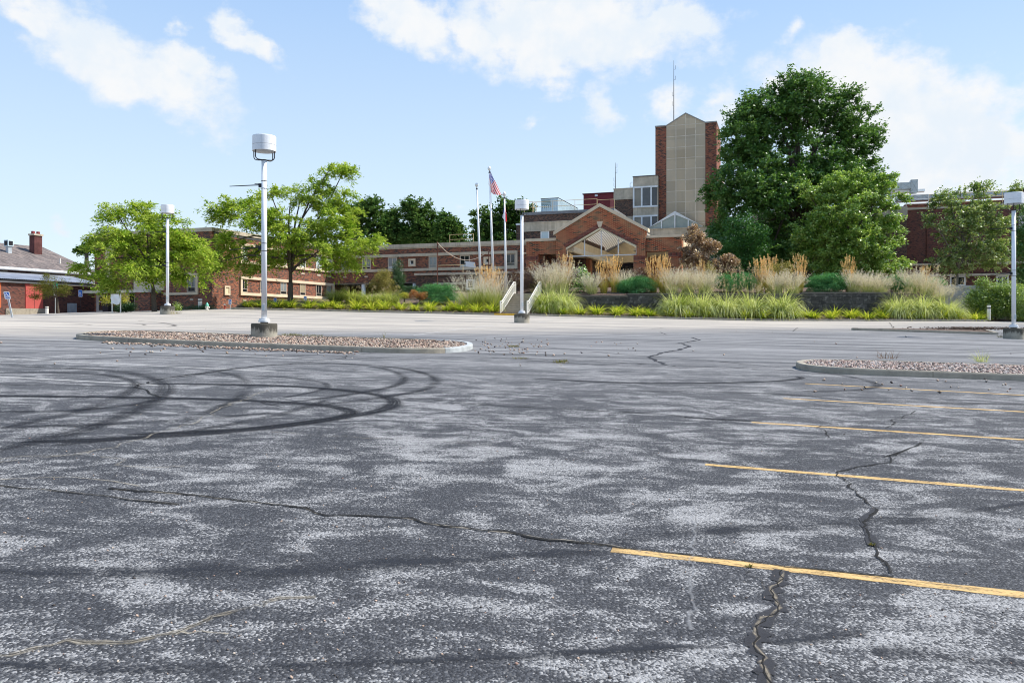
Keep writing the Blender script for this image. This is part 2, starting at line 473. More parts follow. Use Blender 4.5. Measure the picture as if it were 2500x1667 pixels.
def m_shingle():
    m, t, out = newmat('asphalt_shingles'); uv = coords(t, 'UV')
    br = t.new('ShaderNodeTexBrick'); t.l.new(uv, br.inputs['Vector'])
    br.inputs['Color1'].default_value = (0, 0, 0, 1); br.inputs['Color2'].default_value = (1, 1, 1, 1); br.inputs['Mortar'].default_value = (.1, .1, .1, 1)
    br.inputs['Scale'].default_value = 1; br.inputs['Brick Width'].default_value = .5; br.inputs['Row Height'].default_value = .2; br.inputs['Mortar Size'].default_value = .008
    col = t.ramp(br.outputs[0], [(0, (.09, .075, .068)), (.35, (.15, .122, .11)), (.7, (.2, .165, .148)), (1, (.27, .21, .18))])
    col = t.mix(t.sstep(t.noise(uv, 9, 3), .4, .65, 0, .5), col, (.14, .13, .13, 1))
    principled(t, out, col, .95, .2); return m
SHINGLE = m_shingle()

def m_ribbed(name, c, period, axis=0, rough=.4, metal=.3, dirt=.25):
    m, t, out = newmat(name); uv = coords(t, 'UV')
    sep = t.new('ShaderNodeSeparateXYZ'); t.l.new(uv, sep.inputs[0])
    w = t.math('SINE', t.math('MULTIPLY', sep.outputs[axis], 2 * math.pi / period))
    n = t.noise(uv, .8, 5, .65)
    col = t.ramp(n, [(.3, tuple(x * (1 - dirt) for x in c)), (.7, c)])
    principled(t, out, col, rough, .4, metal, t.bump(w, .8, period * .3)); return m
METALROOF = m_ribbed('corrugated_roof_metal', (.47, .48, .5), .3)

def m_stonepanels():
    m, t, out = newmat('tower_stone_panels'); co = coords(t, 'UV')
    a = t.noise(co, .22, 4, .6); b = t.noise(t.mapping(co, (1.5, .25, 1)), .9, 5, .65)
    br = t.new('ShaderNodeTexBrick'); t.l.new(co, br.inputs['Vector'])
    br.offset = 0.0
    br.inputs['Color1'].default_value = (.47, .365, .245, 1); br.inputs['Color2'].default_value = (.64, .51, .355, 1); br.inputs['Mortar'].default_value = (.5, .43, .33, 1)
    br.inputs['Scale'].default_value = 1; br.inputs['Brick Width'].default_value = 1.27; br.inputs['Row Height'].default_value = 1.31; br.inputs['Mortar Size'].default_value = .01
    col = t.mix(t.sstep(a, .35, .7, 0, .5), br.outputs[0], (.44, .385, .31, 1))
    col = t.mix(t.sstep(b, .52, .75, 0, .4), col, (.32, .275, .215, 1))
    principled(t, out, col, .9, .2); return m
TSTONE = m_stonepanels()

# foliage
L_LOCUST = m_leaf('locust_leaves', [(.07, .155, .012), (.15, .26, .018), (.27, .37, .04), (.44, .48, .12)], .48)
L_OAK = m_leaf('oak_leaves', [(.025, .075, .014), (.045, .12, .02), (.075, .165, .028), (.14, .23, .06)], .36, .04)
L_PEAR = m_leaf('pear_tree_leaves', [(.05, .13, .012), (.1, .21, .02), (.19, .31, .04), (.38, .46, .15)], .42, .05)
L_THIN = m_leaf('thin_tree_leaves', [(.06, .12, .018), (.12, .2, .035), (.21, .29, .075), (.4, .43, .2)], .4, .05)
L_FAR = m_leaf('far_tree_leaves', [(.02, .06, .014), (.035, .09, .02), (.065, .13, .03), (.13, .19, .055)], .32)
L_OLIVE = m_leaf('small_tree_leaves', [(.04, .06, .01), (.075, .1, .016), (.13, .14, .03), (.22, .19, .06)], .35)
L_COPPER = m_leaf('copper_leaves', [(.06, .035, .018), (.15, .085, .042), (.3, .18, .1), (.52, .38, .26)], .34, .08)
L_PURPLE = m_leaf('purple_leaves', [(.02, .012, .014), (.05, .022, .024), (.11, .05, .035), (.2, .13, .05)], .25, .05)
L_JUNIPER = m_leaf('juniper_needles', [(.03, .11, .04), (.055, .18, .065), (.09, .25, .09), (.17, .34, .13)], .25)
L_DARKGR = m_leaf('dark_shrub_leaves', [(.012, .045, .012), (.025, .075, .02), (.05, .12, .03)], .25, .05)
L_SHRUB = m_leaf('bright_shrub_leaves', [(.05, .1, .012), (.1, .17, .02), (.18, .27, .04), (.34, .42, .12)], .38, .06)
L_SAPLING = m_leaf('sapling_leaves', [(.06, .16, .025), (.13, .26, .05), (.24, .36, .11), (.4, .5, .25)], .35, .1)
L_BUFF = m_leaf('buff_shrub_leaves', [(.09, .1, .03), (.18, .17, .05), (.3, .26, .09), (.42, .36, .15)], .35)
L_ORANGE = m_leaf('orange_shrub_leaves', [(.14, .05, .015), (.25, .09, .025), (.36, .16, .06), (.46, .26, .13)], .35)
L_YELLOWSH = m_leaf('yellow_shrub_leaves', [(.16, .17, .02), (.3, .3, .035), (.45, .42, .08), (.55, .52, .14)], .4)
G_LILY = m_leaf('daylily_blades', [(.06, .12, .012), (.2, .29, .02), (.4, .45, .04), (.62, .56, .14)], .4)
G_MISC = m_leaf('striped_grass_blades', [(.07, .13, .015), (.24, .31, .05), (.5, .53, .18), (.68, .67, .42)], .38)
G_GREEN = m_leaf('green_grass_blades', [(.08, .13, .02), (.18, .24, .04), (.32, .37, .1), (.48, .47, .2)], .35)
G_SILVER = m_leaf('silver_grass_stems', [(.2, .26, .08), (.38, .42, .17), (.54, .56, .3), (.7, .68, .46)], .4)
P_MAUVE = m_leaf('mauve_plumes', [(.48, .42, .41), (.63, .56, .54), (.76, .69, .65), (.86, .8, .72)], .42)
P_TAN = m_leaf('tan_seed_spikes', [(.62, .36, .14), (.76, .48, .22), (.86, .6, .31), (.9, .7, .42)], .35)
P_BUFF = m_leaf('buff_plumes', [(.45, .34, .22), (.56, .45, .31), (.68, .57, .43)], .35)
G_LAWN = m_leaf('lawn_blades', [(.03, .08, .01), (.06, .13, .018), (.1, .17, .03)], .3)
G_WEED = m_leaf('weed_blades', [(.06, .08, .02), (.12, .12, .03), (.2, .15, .06)], .25)

scene.cycles.filter_width = 1.05
# ------------------------------------------------------------------ camera
cam = bpy.data.cameras.new('camera'); camo = link(bpy.data.objects.new('camera', cam))
cam.sensor_width = 36.0; cam.sensor_fit = 'HORIZONTAL'; cam.lens = F / 2500 * 36
cam.shift_y = -(833.5 - HY) / 2500
cam.clip_start = .1; cam.clip_end = 8000
camo.location = (0, 0, EYE); camo.rotation_euler = (math.pi / 2, 0, 0)
scene.camera = camo

# ------------------------------------------------------------------ sun and sky
SUN = Vector((.63, .10, .77)).normalized()
sl = bpy.data.lights.new('sun', 'SUN'); sl.energy = 3.95; sl.angle = math.radians(.53); sl.color = (1, .955, .88)
so = link(bpy.data.objects.new('sun', sl)); so.rotation_euler = (-SUN).to_track_quat('-Z', 'Y').to_euler(); so.location = (60, 10, 80)

def build_world():
    w = bpy.data.worlds.new('World'); scene.world = w; w.use_nodes = True
    t = NT(w.node_tree); t.n.clear()
    out = t.new('ShaderNodeOutputWorld')
    sky = t.new('ShaderNodeTexSky', sky_type='NISHITA'); sky.sun_disc = False
    sky.sun_elevation = math.asin(SUN.z); sky.sun_rotation = math.atan2(SUN.x, SUN.y)
    sky.air_density = 1.0; sky.dust_density = .6; sky.ozone_density = 1.2
    D = coords(t, 'Generated')
    sep = t.new('ShaderNodeSeparateXYZ'); t.l.new(D, sep.inputs[0])
    az = t.math('ARCTAN2', sep.outputs[0], sep.outputs[1])
    el = t.math('ARCSINE', sep.outputs[2])
    com = t.new('ShaderNodeCombineXYZ'); t.l.new(az, com.inputs[0]); t.l.new(el, com.inputs[1])
    A = com.outputs[0]
    # billowing distortion of the cloud outlines
    nz = t.new('ShaderNodeTexNoise'); t.l.new(t.mapping(A, (1, 1.25, 1)), nz.inputs['Vector'])
    nz.inputs['Scale'].default_value = 9; nz.inputs['Detail'].default_value = 7; nz.inputs['Roughness'].default_value = .58
    vm = t.new('ShaderNodeVectorMath', operation='MULTIPLY_ADD'); t.l.new(nz.outputs[1], vm.inputs[0])
    vm.inputs[1].default_value = (.13, .085, 0); 
    v0 = t.new('ShaderNodeVectorMath', operation='ADD'); t.l.new(A, v0.inputs[0]); v0.inputs[1].default_value = (-.065, -.0425, 0)
    t.l.new(v0.outputs[0], vm.inputs[2])
    W = vm.outputs[0]
    blobs = [  # px, py, half width, half height, tilt (deg, down to the right), weight
        (290, 130, 270, 75, 24, 1), (90, 45, 80, 30, 25, .9), (215, 70, 70, 55, 0, 1), (330, 205, 100, 42, 5, .85), (470, 160, 90, 35, 25, .9),
        (547, 45, 52, 40, 20, .8), (600, 108, 100, 24, 22, .8), (425, 60, 26, 22, 0, .5),
        (1400, 70, 330, 95, 0, 1.15), (1010, 45, 150, 55, 22, 1), (1320, 160, 100, 55, 15, .95), (1640, 45, 120, 42, 0, 1), (1180, 110, 110, 40, 38, .9),
        (1470, 255, 62, 48, 25, .75), (1640, 255, 60, 45, 20, .55), (1745, 235, 62, 36, 35, .6), (1790, 285, 100, 40, 0, .7),
        (1940, 72, 52, 24, -8, .6), (2180, 300, 330, 130, 22, 1.2), (2075, 150, 90, 52, 0, 1.1), (1915, 185, 90, 26, -5, .9), (2400, 330, 110, 80, 30, .9),
        (2300, 440, 260, 45, 0, .6), (155, 552, 26, 14, 10, .5), (1105, 505, 45, 16, 20, .35), (1320, 292, 50, 18, -15, .4), (2330, 245, 50, 30, 10, .45)]
    cur = None
    for (px, py, rx, ry, rot, wt) in blobs:
        x, y, z = (px - CX) / F, 1.0, (HY - py) / F
        a = math.atan2(x, y); e = math.asin(z / math.sqrt(x * x + y * y + z * z))
        mp = t.mapping(W, (rx / F * .9, ry / F, 1), (a, e, 0), (0, 0, -math.radians(rot)), 'TEXTURE')
        ln = t.new('ShaderNodeVectorMath', operation='LENGTH'); t.l.new(mp, ln.inputs[0])
        val = t.math('MULTIPLY', t.math('SUBTRACT', 1.45, ln.outputs['Value']), wt)
        cur = val if cur is None else t.math('MAXIMUM', cur, val)
    fine = t.noise(t.mapping(A, (1, 1.3, 1)), 24, 6, .6)
    dens = t.math('ADD', cur, t.math('MULTIPLY', t.math('SUBTRACT', fine, .5), 1.5))
    cf = t.sstep(dens, .15, .88, 0, .97)
    # bright summer haze: pale near the horizon, clearer blue higher up
    veil = t.ramp(el, [(0.0, (3.2, 3.7, 4.05)), (.16, (2.75, 3.42, 4.05)), (.4, (1.72, 2.58, 3.95)), (1.0, (1.1, 1.9, 3.6))])
    skyc = t.mix(.86, sky.outputs[0], veil)
    shade = t.noise(A, 13, 4, .6)
    cc = t.mix(t.sstep(shade, .36, .62, 0, .8), (*CLOUD, 1), tuple(c * k for c, k in zip(CLOUD, (.84, .92, 1.0))) + (1,))
    col = t.mix(cf, skyc, cc)
    bg = t.new('ShaderNodeBackground'); t.l.new(col, bg.inputs[0]); bg.inputs[1].default_value = .15
    t.l.new(bg.outputs[0], out.inputs[0])
CLOUD = (3.85, 3.9, 3.95)
build_world()

scene.view_settings.view_transform = 'Standard'; scene.view_settings.look = 'None'
scene.view_settings.exposure = .72; scene.view_settings.gamma = 1
# ------------------------------------------------------------------ ground sheet
def sm(x, a, b):
    t = max(0.0, min(1.0, (x - a) / (b - a))); return t * t * (3 - 2 * t)
_gz0 = gz
def gz(x, y):
    z = _gz0(x, y)
    if x > 20 and y > 42:
        z += .02 * (min(x, 60) - 20) * sm(y, 42, 60)
    return z
def ground(px, py):
    tx, tz = (px - CX) / F, (HY - py) / F
    d0, d = 1.0, 1.0
    f = lambda q: EYE + tz * q - gz(tx * q, q)
    while f(d) > 0 and d < 200: d0 = d; d += .5
    for _ in range(30):
        mid = (d0 + d) / 2
        if f(mid) > 0: d0 = mid
        else: d = mid
    return Vector((tx * d, d, gz(tx * d, d)))

xs = [-2500, -800, -300] + list(range(-121, 122, 2)) + [300, 800, 2500]
ys = [-800, -200] + list(range(-60, 114, 2)) + [160, 300, 700, 3000]
mb = MB()
for y in ys:
    for x in xs: mb.v.append((x, y, gz(x, y)))
nx = len(xs)
for j in range(len(ys) - 1):
    for i in range(nx - 1):
        a = j * nx + i; mb.f.append([a, a + 1, a + nx + 1, a + nx]); mb.m.append(0)
tag(mb.build('parking_lot', ASPHALT), kind='structure')

# ------------------------------------------------------------------ ribbons lying on the lot
def resample(P, step):
    out = [P[0]]
    for a, b in zip(P[:-1], P[1:]):
        n = max(1, int((b - a).length / step))
        for k in range(1, n + 1): out.append(a.lerp(b, k / n))
    return out
def smooth_path(P, it=2):
    for _ in range(it):
        Q = [P[0]]
        for a, b in zip(P[:-1], P[1:]):
            Q.append(a.lerp(b, .25)); Q.append(a.lerp(b, .75))
        Q.append(P[-1]); P = Q
    return P
def ribbon(name, px, w, mat, lift=.006, smooth=0, step=.5, jit=0.0, wj=0.0, pts=None, seed=1, w1=None, taper=0.0):
    P = pts if pts is not None else [ground(*p) for p in px]
    P = [Vector((p.x, p.y, 0)) for p in P]
    if smooth: P = smooth_path(P, smooth)
    P = resample(P, step)
    r = random.Random(seed * 77 + len(P))
    if jit:
        P = [P[0]] + [Vector((p.x + r.gauss(0, jit), p.y + r.gauss(0, jit), 0)) for p in P[1:-1]] + [P[-1]]
    me = bpy.data.meshes.new(name); V = []; UVs = []; L = 0.0
    for i, p in enumerate(P):
        d = P[min(i + 1, len(P) - 1)] - P[max(i - 1, 0)]
        if d.length < 1e-6: d = Vector((1, 0, 0))
        d.normalize(); n = Vector((-d.y, d.x, 0))
        if i: L += (p - P[i - 1]).length
        ww = w if w1 is None else w + (w1 - w) * i / (len(P) - 1)
        ww *= 1 + r.uniform(-wj, wj)
        if taper: ww *= min(1.0, .12 + i / (len(P) * taper), .12 + (len(P) - 1 - i) / (len(P) * taper))
        for sgn, uu in ((-.5, 0), (.5, 1)):
            q = p + n * ww * sgn; V.append((q.x, q.y, gz(q.x, q.y) + .002 + lift * .2)); UVs.append((uu, L))
    Fs = [(2 * i, 2 * i + 2, 2 * i + 3, 2 * i + 1) for i in range(len(P) - 1)]
    Fs = [tuple(reversed(f)) for f in Fs]
    me.from_pydata(V, [], Fs); me.materials.append(mat)
    uv = me.uv_layers.new(name='UV')
    for lp in me.loops: uv.data[lp.index].uv = UVs[lp.vertex_index]
    o = link(bpy.data.objects.new(name, me)); return tag(o, kind='structure')

c1 = lambda *P: [(x / 1.96, 760 + y / 1.96) for x, y in P]
c2 = lambda *P: [(1300 + x / 1.96, 760 + y / 1.96) for x, y in P]
c3 = lambda *P: [(x / 1.8816, 1100 + y / 1.8816) for x, y in P]
c4 = lambda *P: [(1250 + x / 1.8816, 1100 + y / 1.8816) for x, y in P]

# painted lines
for a, b in (((1493, 1342), (2500, 1452.5)), ((1722, 1134), (2500, 1197)), ((1835, 1031), (2500, 1073.5)), ((1913, 972.6), (2500, 1005.5)), ((1966, 936.5), (2500, 965))):
    A, B = ground(*a), ground(*b); B = A + (B - A).normalized() * 5.6
    ribbon('yellow_parking_line', None, .115, YLINE, .005, pts=[A, B], step=.07, wj=.13)
for P, w in ((c1((-400, 140), (0, 160), (1730, 240)), .1), (c1((-300, 208), (0, 225), (1320, 288)), .1), (c1((60, 232), (1080, 167)), .09), (c1((-300, 296), (0, 313), (760, 353)), .1),
             ([(1010, 818), (1200, 794)], .1), ([(1160, 799), (1335, 785)], .09), ([(1292, 790), (1420, 792)], .09), ([(2270, 822), (2450, 828)], .1), ([(0, 792), (170, 799)], .1), ([(690, 807), (830, 805)], .1)):
    ribbon('white_parking_line', P, w, WLINE, .005, wj=.1)

# tyre marks from spinning cars
arcs = [
    (c1((-300, 400), (0, 405), (400, 409), (800, 415), (1200, 426), (1450, 441), (1600, 456), (1665, 472), (1685, 487), (1650, 503), (1560, 520), (1400, 543), (1200, 562), (900, 580), (600, 590)), .3, RUBBER),
    (c1((660, 347), (1000, 349), (1300, 355), (1500, 365), (1700, 383), (1840, 405), (1895, 430), (1870, 460), (1780, 485), (1640, 508), (1400, 543), (1200, 568), (800, 598), (400, 618), (100, 625)), .34, RUBBER),
    (c1((840, 320), (1000, 294), (1150, 268), (1400, 250), (1700, 254), (1850, 275), (1930, 308), (1940, 332), (1890, 358), (1800, 378), (1600, 410), (1300, 445)), .26, RUBBER_L),
    (c1((1500, 245), (1750, 255), (1950, 275), (2060, 305), (2095, 335), (2065, 365), (1960, 392), (1750, 425), (1500, 452)), .28, RUBBER_L),
    (c1((0, 262), (300, 270), (600, 290), (720, 315), (790, 345), (800, 370), (775, 408), (700, 450), (560, 515), (400, 570), (200, 615), (0, 665)), .42, RUBBER_L),
    (c1((1050, 290), (1150, 310), (1185, 345), (1175, 385), (1130, 425), (1000, 480), (800, 560)), .3, RUBBER_L),
    (c1((-100, 250), (300, 230), (700, 217), (1000, 213), (1500, 210)), .16, RUBBER_L),
    (c1((200, 232), (700, 221), (1200, 236), (1700, 252)), .16, RUBBER_L),
    (c1((-200, 300), (200, 290), (480, 300), (620, 325), (660, 352), (620, 390), (500, 440), (300, 500), (0, 560)), .3, RUBBER_L),
    (c1((250, 640), (600, 610), (1000, 560), (1300, 505), (1480, 455), (1560, 425)), .26, RUBBER_L),
    (c1((900, 300), (1300, 310), (1500, 330), (1580, 352), (1540, 380), (1350, 415)), .2, RUBBER_L),
    (c1((0, 560), (200, 550), (500, 540), (800, 525), (1100, 505), (1300, 488)), .3, RUBBER_L),
    (c1((0, 480), (300, 480), (600, 455), (780, 420)), .25, RUBBER_L),
    ([(337, 783.5), (372, 786), (407, 789.5), (425, 793), (428, 796), (407, 797.5)], .3, RUBBER_L),
    ([(150, 789), (190, 790), (225, 794)], .25, RUBBER_L), ([(330, 790), (355, 792), (350, 794)], .25, RUBBER_L),
    (c2((0, 322), (400, 343), (700, 346), (1000, 341), (1180, 334), (1270, 325), (1295, 318), (1260, 312)), .22, RUBBER),
    (c2((1330, 290), (1440, 300), (1560, 320), (1640, 343), (1655, 358), (1600, 374), (1450, 385), (1290, 382)), .26, RUBBER_L),
    (c2((500, 383), (900, 387), (1200, 395), (1500, 425), (2000, 440), (2400, 446)), .2, RUBBER_L),
    (c2((0, 165), (400, 205), (800, 232), (1200, 270)), .2, RUBBER_L), (c2((1500, 172), (2000, 180), (2400, 195)), .2, RUBBER_L),
    (c2((720, 507), (900, 518), (1050, 527)), .16, RUBBER),
    ([(1280, 880), (1500, 893), (1700, 900)], .2, RUBBER_L), ([(500, 862), (800, 872), (1100, 878)], .2, RUBBER_L)]
for i, (P, w, mt) in enumerate(arcs):
    ribbon('tyre_mark', P, w, mt, .008 + .0007 * i, smooth=2, step=.3, seed=i, taper=.1)
bands = [(c3((-200, 548), (300, 560), (700, 560), (1000, 545), (1300, 555), (1600, 530), (2000, 505), (2352, 490)) + c4((300, 460), (700, 395), (1000, 360), (1400, 345), (1700, 330), (2000, 295), (2400, 235)), .3),
         (c3((-200, 960), (200, 990), (500, 1008), (900, 1000), (1300, 992), (1600, 975), (1900, 960), (2352, 945)) + c4((300, 925), (700, 900), (1000, 905)), .13),
         (c4((1200, 885), (1400, 862), (1640, 830)), .14), (c4((1650, 925), (1800, 920), (2100, 960), (2400, 985)), .2)]
for i, (P, w) in enumerate(bands):
    ribbon('dark_traffic_band', P, w, SEALBAND, .0065 + .0003 * i, smooth=2, step=.2, wj=.2, seed=50 + i, taper=.15)

# cracks
def crack(P, w, mat=CRACKM, jit=.035, step=.16, **k):
    return ribbon('asphalt_crack', P, w, mat, k.pop('lift', .024), jit=jit, wj=.45, step=step, **k)
main = c3((500, 175), (700, 190), (900, 207), (1100, 230), (1300, 252), (1405, 262), (1440, 288), (1500, 299), (1700, 300), (1900, 315), (1960, 335), (2060, 350), (2352, 380)) + c4((150, 408), (300, 422), (440, 436), (520, 452))
crack(main, .03, jit=.014, step=.08)
crack(main, .045, SANDF, jit=.01, step=.1, lift=.02)
crack(c4((520, 449), (800, 476), (1100, 512), (1350, 540), (1600, 566), (1750, 582)), .02, jit=.012, step=.1)
crack(c3((-100, 150), (0, 163), (300, 190), (600, 222), (820, 248)), .024, jit=.02)
crack(c3((-100, 150), (0, 163), (300, 190), (600, 222), (820, 248)), .045, SANDF, lift=.02, jit=.012)
crack(c3((460, 30), (560, 45), (580, 70), (700, 74), (850, 72)), .03, SANDM)
crack(c3((0, 55), (150, 40), (300, 25), (420, 5)) , .03, SANDM)
crack(c3((0, 135), (300, 125), (500, 145), (640, 165)), .035, SANDM)
sandy = c3((-60, 958), (0, 945), (150, 915), (320, 880), (450, 885), (600, 885), (750, 850), (880, 820), (1000, 760), (1150, 725), (1280, 685), (1450, 675))
crack(sandy, .05, SANDM, jit=.012, step=.05, lift=.02)
crack(sandy, .011, CRACKF, jit=.012, step=.05)
crack(c3((600, 885), (800, 835), (950, 828), (1050, 845)), .03, SANDM, jit=.012, step=.05, lift=.021)
seal = c4((1240, 550), (1235, 600), (1190, 650), (1213, 690), (1228, 728), (1165, 772), (1125, 810), (1138, 860), (1110, 905), (1148, 950), (1162, 1000), (1185, 1075), (1200, 1130))
crack(seal, .085, SEALANT, jit=.012, step=.035, lift=.016)
crack(seal, .026, SANDS, jit=.011, step=.05, lift=.02)
crack(seal, .008, CRACKM, jit=.008, step=.04)
k2 = c4((1490, 100), (1550, 160), (1600, 210), (1665, 270), (1610, 330), (1640, 390), (1660, 440), (1680, 490), (1720, 520), (1740, 565))
crack(k2[:5], .02, CRACKM, jit=.02, step=.08); crack(k2[3:7], .06, SEALANT, jit=.012, lift=.016, step=.08); crack(k2[4:], .016, CRACKM, jit=.014, step=.06)
crack(c4((1655, 480), (1700, 500), (1715, 530)), .016, CRACKF, jit=.012, step=.05)
crack(c4((1490, 100), (1600, 78), (1740, 40), (1800, 12)) + c2((1700, 700), (1780, 665), (1860, 630)), .024, CRACKM, jit=.03)
crack(c4((1490, 100), (1200, 72), (900, 50), (600, 15)) + c2((700, 680), (400, 655), (100, 640)), .014, CRACKF)
crack(c4((1090, 555), (1160, 640)), .012, CRACKF, jit=.02, step=.05)
crack(c2((555, 222), (620, 200), (700, 185), (752, 168), (715, 155), (690, 155), (800, 138), (768, 126)), .11, SEALANT, jit=.03)
crack(c2((560, 222), (600, 240), (645, 258)), .1, SEALANT, jit=.03)
crack(c2((610, 100), (640, 112)), .08, CRACKF); crack([(1590, 803), (1620, 800)], .06, CRACKF); crack([(1935, 810), (1947, 800)], .06, CRACKF); crack([(2172, 787), (2180, 801)], .06, CRACKF)
crack(c2((-250, 222), (0, 230), (300, 240), (700, 262), (1100, 275), (1250, 282)), .05, CRACKM, jit=.05)
crack(c2((-400, 440), (0, 460), (300, 475), (600, 492), (720, 505)), .03, CRACKM, jit=.03)
crack(c1((1900, 412), (2100, 425), (2352, 445)), .03, CRACKM, jit=.03)
crack(c1((640, 365), (660, 352), (760, 330), (840, 312), (1000, 290), (1170, 270), (1250, 262), (1400, 250), (1550, 238), (1650, 225), (1660, 212), (1800, 199)), .04, CRACKM, jit=.03)
crack(c1((640, 365), (700, 385), (760, 402), (770, 412)), .04, CRACKM, jit=.03)
crack(c1((-100, 346), (0, 350), (300, 355), (640, 362)), .03, CRACKM, jit=.04)
crack(c1((0, 710), (200, 690), (400, 685), (650, 620), (900, 540), (1100, 450), (1300, 372)), .035, SANDM, jit=.04)
crack(c1((1250, 435), (1340, 455)), .03, CRACKM)
crack(c2((1690, 560), (1720, 540), (1780, 500), (1830, 478)), .03, CRACKF); crack(c2((1380, 550), (1390, 580), (1420, 605)), .03, CRACKF); crack(c2((120, 245), (140, 265), (160, 280), (200, 292)), .05, SANDM)
crack(c1((1300, 580), (1600, 595), (2000, 615), (2352, 640)), .02, SANDM)
crack([(1694, 1235), (1690, 1400), (1688, 1540)], .03, m_ribbon('worn_pale_streak', (.34, .34, .34), .4, .48, .9, (2, 5)), jit=.01, step=.06)

# ------------------------------------------------------------------ kerbs and islands
def offset_poly(P, w):
    n = len(P); out = []
    for i in range(n):
        a, b, c = P[i - 1], P[i], P[(i + 1) % n]
        d1 = (b - a).normalized(); d2 = (c - b).normalized()
        n1 = Vector((-d1.y, d1.x)); n2 = Vector((-d2.y, d2.x)); m = (n1 + n2)
        m = m / max(.3, m.length_squared) * 2 * 1.0 if m.length > 1e-4 else n1
        out.append(b + m.normalized() * w * min(1.6, 1 / max(.5, m.normalized().dot(n1))))
    return out
def chaikin_closed(P, it=2):
    for _ in range(it):
        Q = []
        for i in range(len(P)):
            a, b = P[i], P[(i + 1) % len(P)]; Q += [a.lerp(b, .25), a.lerp(b, .75)]
        P = Q
    return P
def kerb_run(mb, O, I, h, m=0):
    """profile strip between outer path O and inner path I"""
    b = len(mb.v)
    for o, i in zip(O, I):
        zo = gz(o.x, o.y); e = o.lerp(i, .12)
        for p, z in ((o, zo - .1), (o.lerp(i, .04), zo + h - .03), (e, zo + h), (i, zo + h), (i, zo - .1)):
            mb.v.append((p.x, p.y, z))
    k = 5
    for j in range(len(O) - 1):
        for q in range(k - 1):
            mb.f.append([b + j * k + q, b + (j + 1) * k + q, b + (j + 1) * k + q + 1, b + j * k + q + 1]); mb.m.append(m)
    e = b + (len(O) - 1) * k
    mb.f.append([b + 4, b + 3, b + 2, b + 1, b]); mb.m.append(m)
    mb.f.append([e, e + 1, e + 2, e + 3, e + 4]); mb.m.append(m)
def kerb_ring(name, outline, h=.14, w=.17, seg=3.05, mats=None, paint=None, round_it=2):
    P = chaikin_closed([Vector((p.x, p.y)) for p in outline], round_it)
    # counter-clockwise
    A = sum(P[i - 1].x * P[i].y - P[i].x * P[i - 1].y for i in range(len(P)))
    if A < 0: P.reverse()
    Q = []
    for i in range(len(P)):
        a, b = P[i], P[(i + 1) % len(P)]; n = max(1, int((b - a).length / .3))
        Q += [a.lerp(b, k / n) for k in range(n)]
    I = offset_poly(Q, w)
    mb = MB(); n = len(Q); i = 0
    while i < n:
        j = i; L = 0
        while j < n and L < seg:
            L += (Q[(j + 1) % n] - Q[j % n]).length; j += 1
        idx = [k % n for k in range(i, j + 1)]
        O2 = [Q[k] for k in idx]; I2 = [I[k] for k in idx]
        if len(O2) > 1:   # 14 mm joint
            g = (O2[1] - O2[0]).normalized() * .012
            O2[0] = O2[0] + g; I2[0] = I2[0] + g
        mat = 1 if paint and paint(O2[len(O2) // 2]) else 0
        kerb_run(mb, O2, I2, h, mat); i = j
    tag(mb.build(name, mats or [CONC]), kind='structure')
    return Q, I
def fill(name, I, dz, mat, crown=.0):
    c = sum(I, Vector((0, 0))) / len(I)
    mb = MB()
    rings = [I] + [[p.lerp(c, f) for p in I] for f in (.35, .7)]
    for k, ring in enumerate(rings):
        for p in ring: mb.v.append((p.x, p.y, gz(p.x, p.y) + dz + crown * (0, .8, 1)[k]))
    n = len(I)
    for k in range(2):
        for i in range(n):
            j = (i + 1) % n; mb.f.append([k * n + i, k * n + j, (k + 1) * n + j, (k + 1) * n + i]); mb.m.append(0)
    mb.f.append([2 * n + i for i in range(n)]); mb.m.append(0)
    return tag(mb.build(name, mat), kind='structure')
def inside(P, x, y):
    c = False; n = len(P); j = n - 1
    for i in range(n):
        if (P[i].y > y) != (P[j].y > y) and x < (P[j].x - P[i].x) * (y - P[i].y) / (P[j].y - P[i].y) + P[i].x: c = not c
        j = i
    return c
OCT = np.array([(1, 0, 0), (-1, 0, 0), (0, 1, 0), (0, -1, 0), (0, 0, 1), (0, 0, -1)], float)
OCTF = np.array([(0, 2, 4), (2, 1, 4), (1, 3, 4), (3, 0, 4), (2, 0, 5), (1, 2, 5), (3, 1, 5), (0, 3, 5)])
def stones(name, pts, smin, smax, mat, flat=.7, seed=1):
    r = np.random.default_rng(seed); n = len(pts); pts = np.asarray(pts, float)
    s = r.uniform(smin, smax, n)[:, None, None] * r.uniform(.6, 1.25, (n, 1, 3))
    s[:, :, 2] *= flat
    V = OCT[None] * s * r.uniform(.75, 1.15, (n, 6, 1))
    a = r.uniform(0, 6.28, n); ca, sa = np.cos(a)[:, None], np.sin(a)[:, None]
    x = V[:, :, 0] * ca - V[:, :, 1] * sa; y = V[:, :, 0] * sa + V[:, :, 1] * ca
    tl = r.normal(0, .5, n)[:, None]; z = V[:, :, 2] + x * tl * .6
    V = np.stack([x, y, z], 2) + pts[:, None]
    Q = (OCTF[None] + (np.arange(n) * 6)[:, None, None]).reshape(-1, 3)
    return tag(fastmesh(name, V.reshape(-1, 3), Q, mat), kind='stuff')
def scatter(I, n, dz, r, crown=0):
    bx0, bx1 = min(p.x for p in I), max(p.x for p in I); by0, by1 = min(p.y for p in I), max(p.y for p in I)
    out = []
    while len(out) < n:
        x, y = r.uniform(bx0, bx1), r.uniform(by0, by1)
        if inside(I, x, y): out.append((x, y, gz(x, y) + dz + crown * r.random()))
    return out

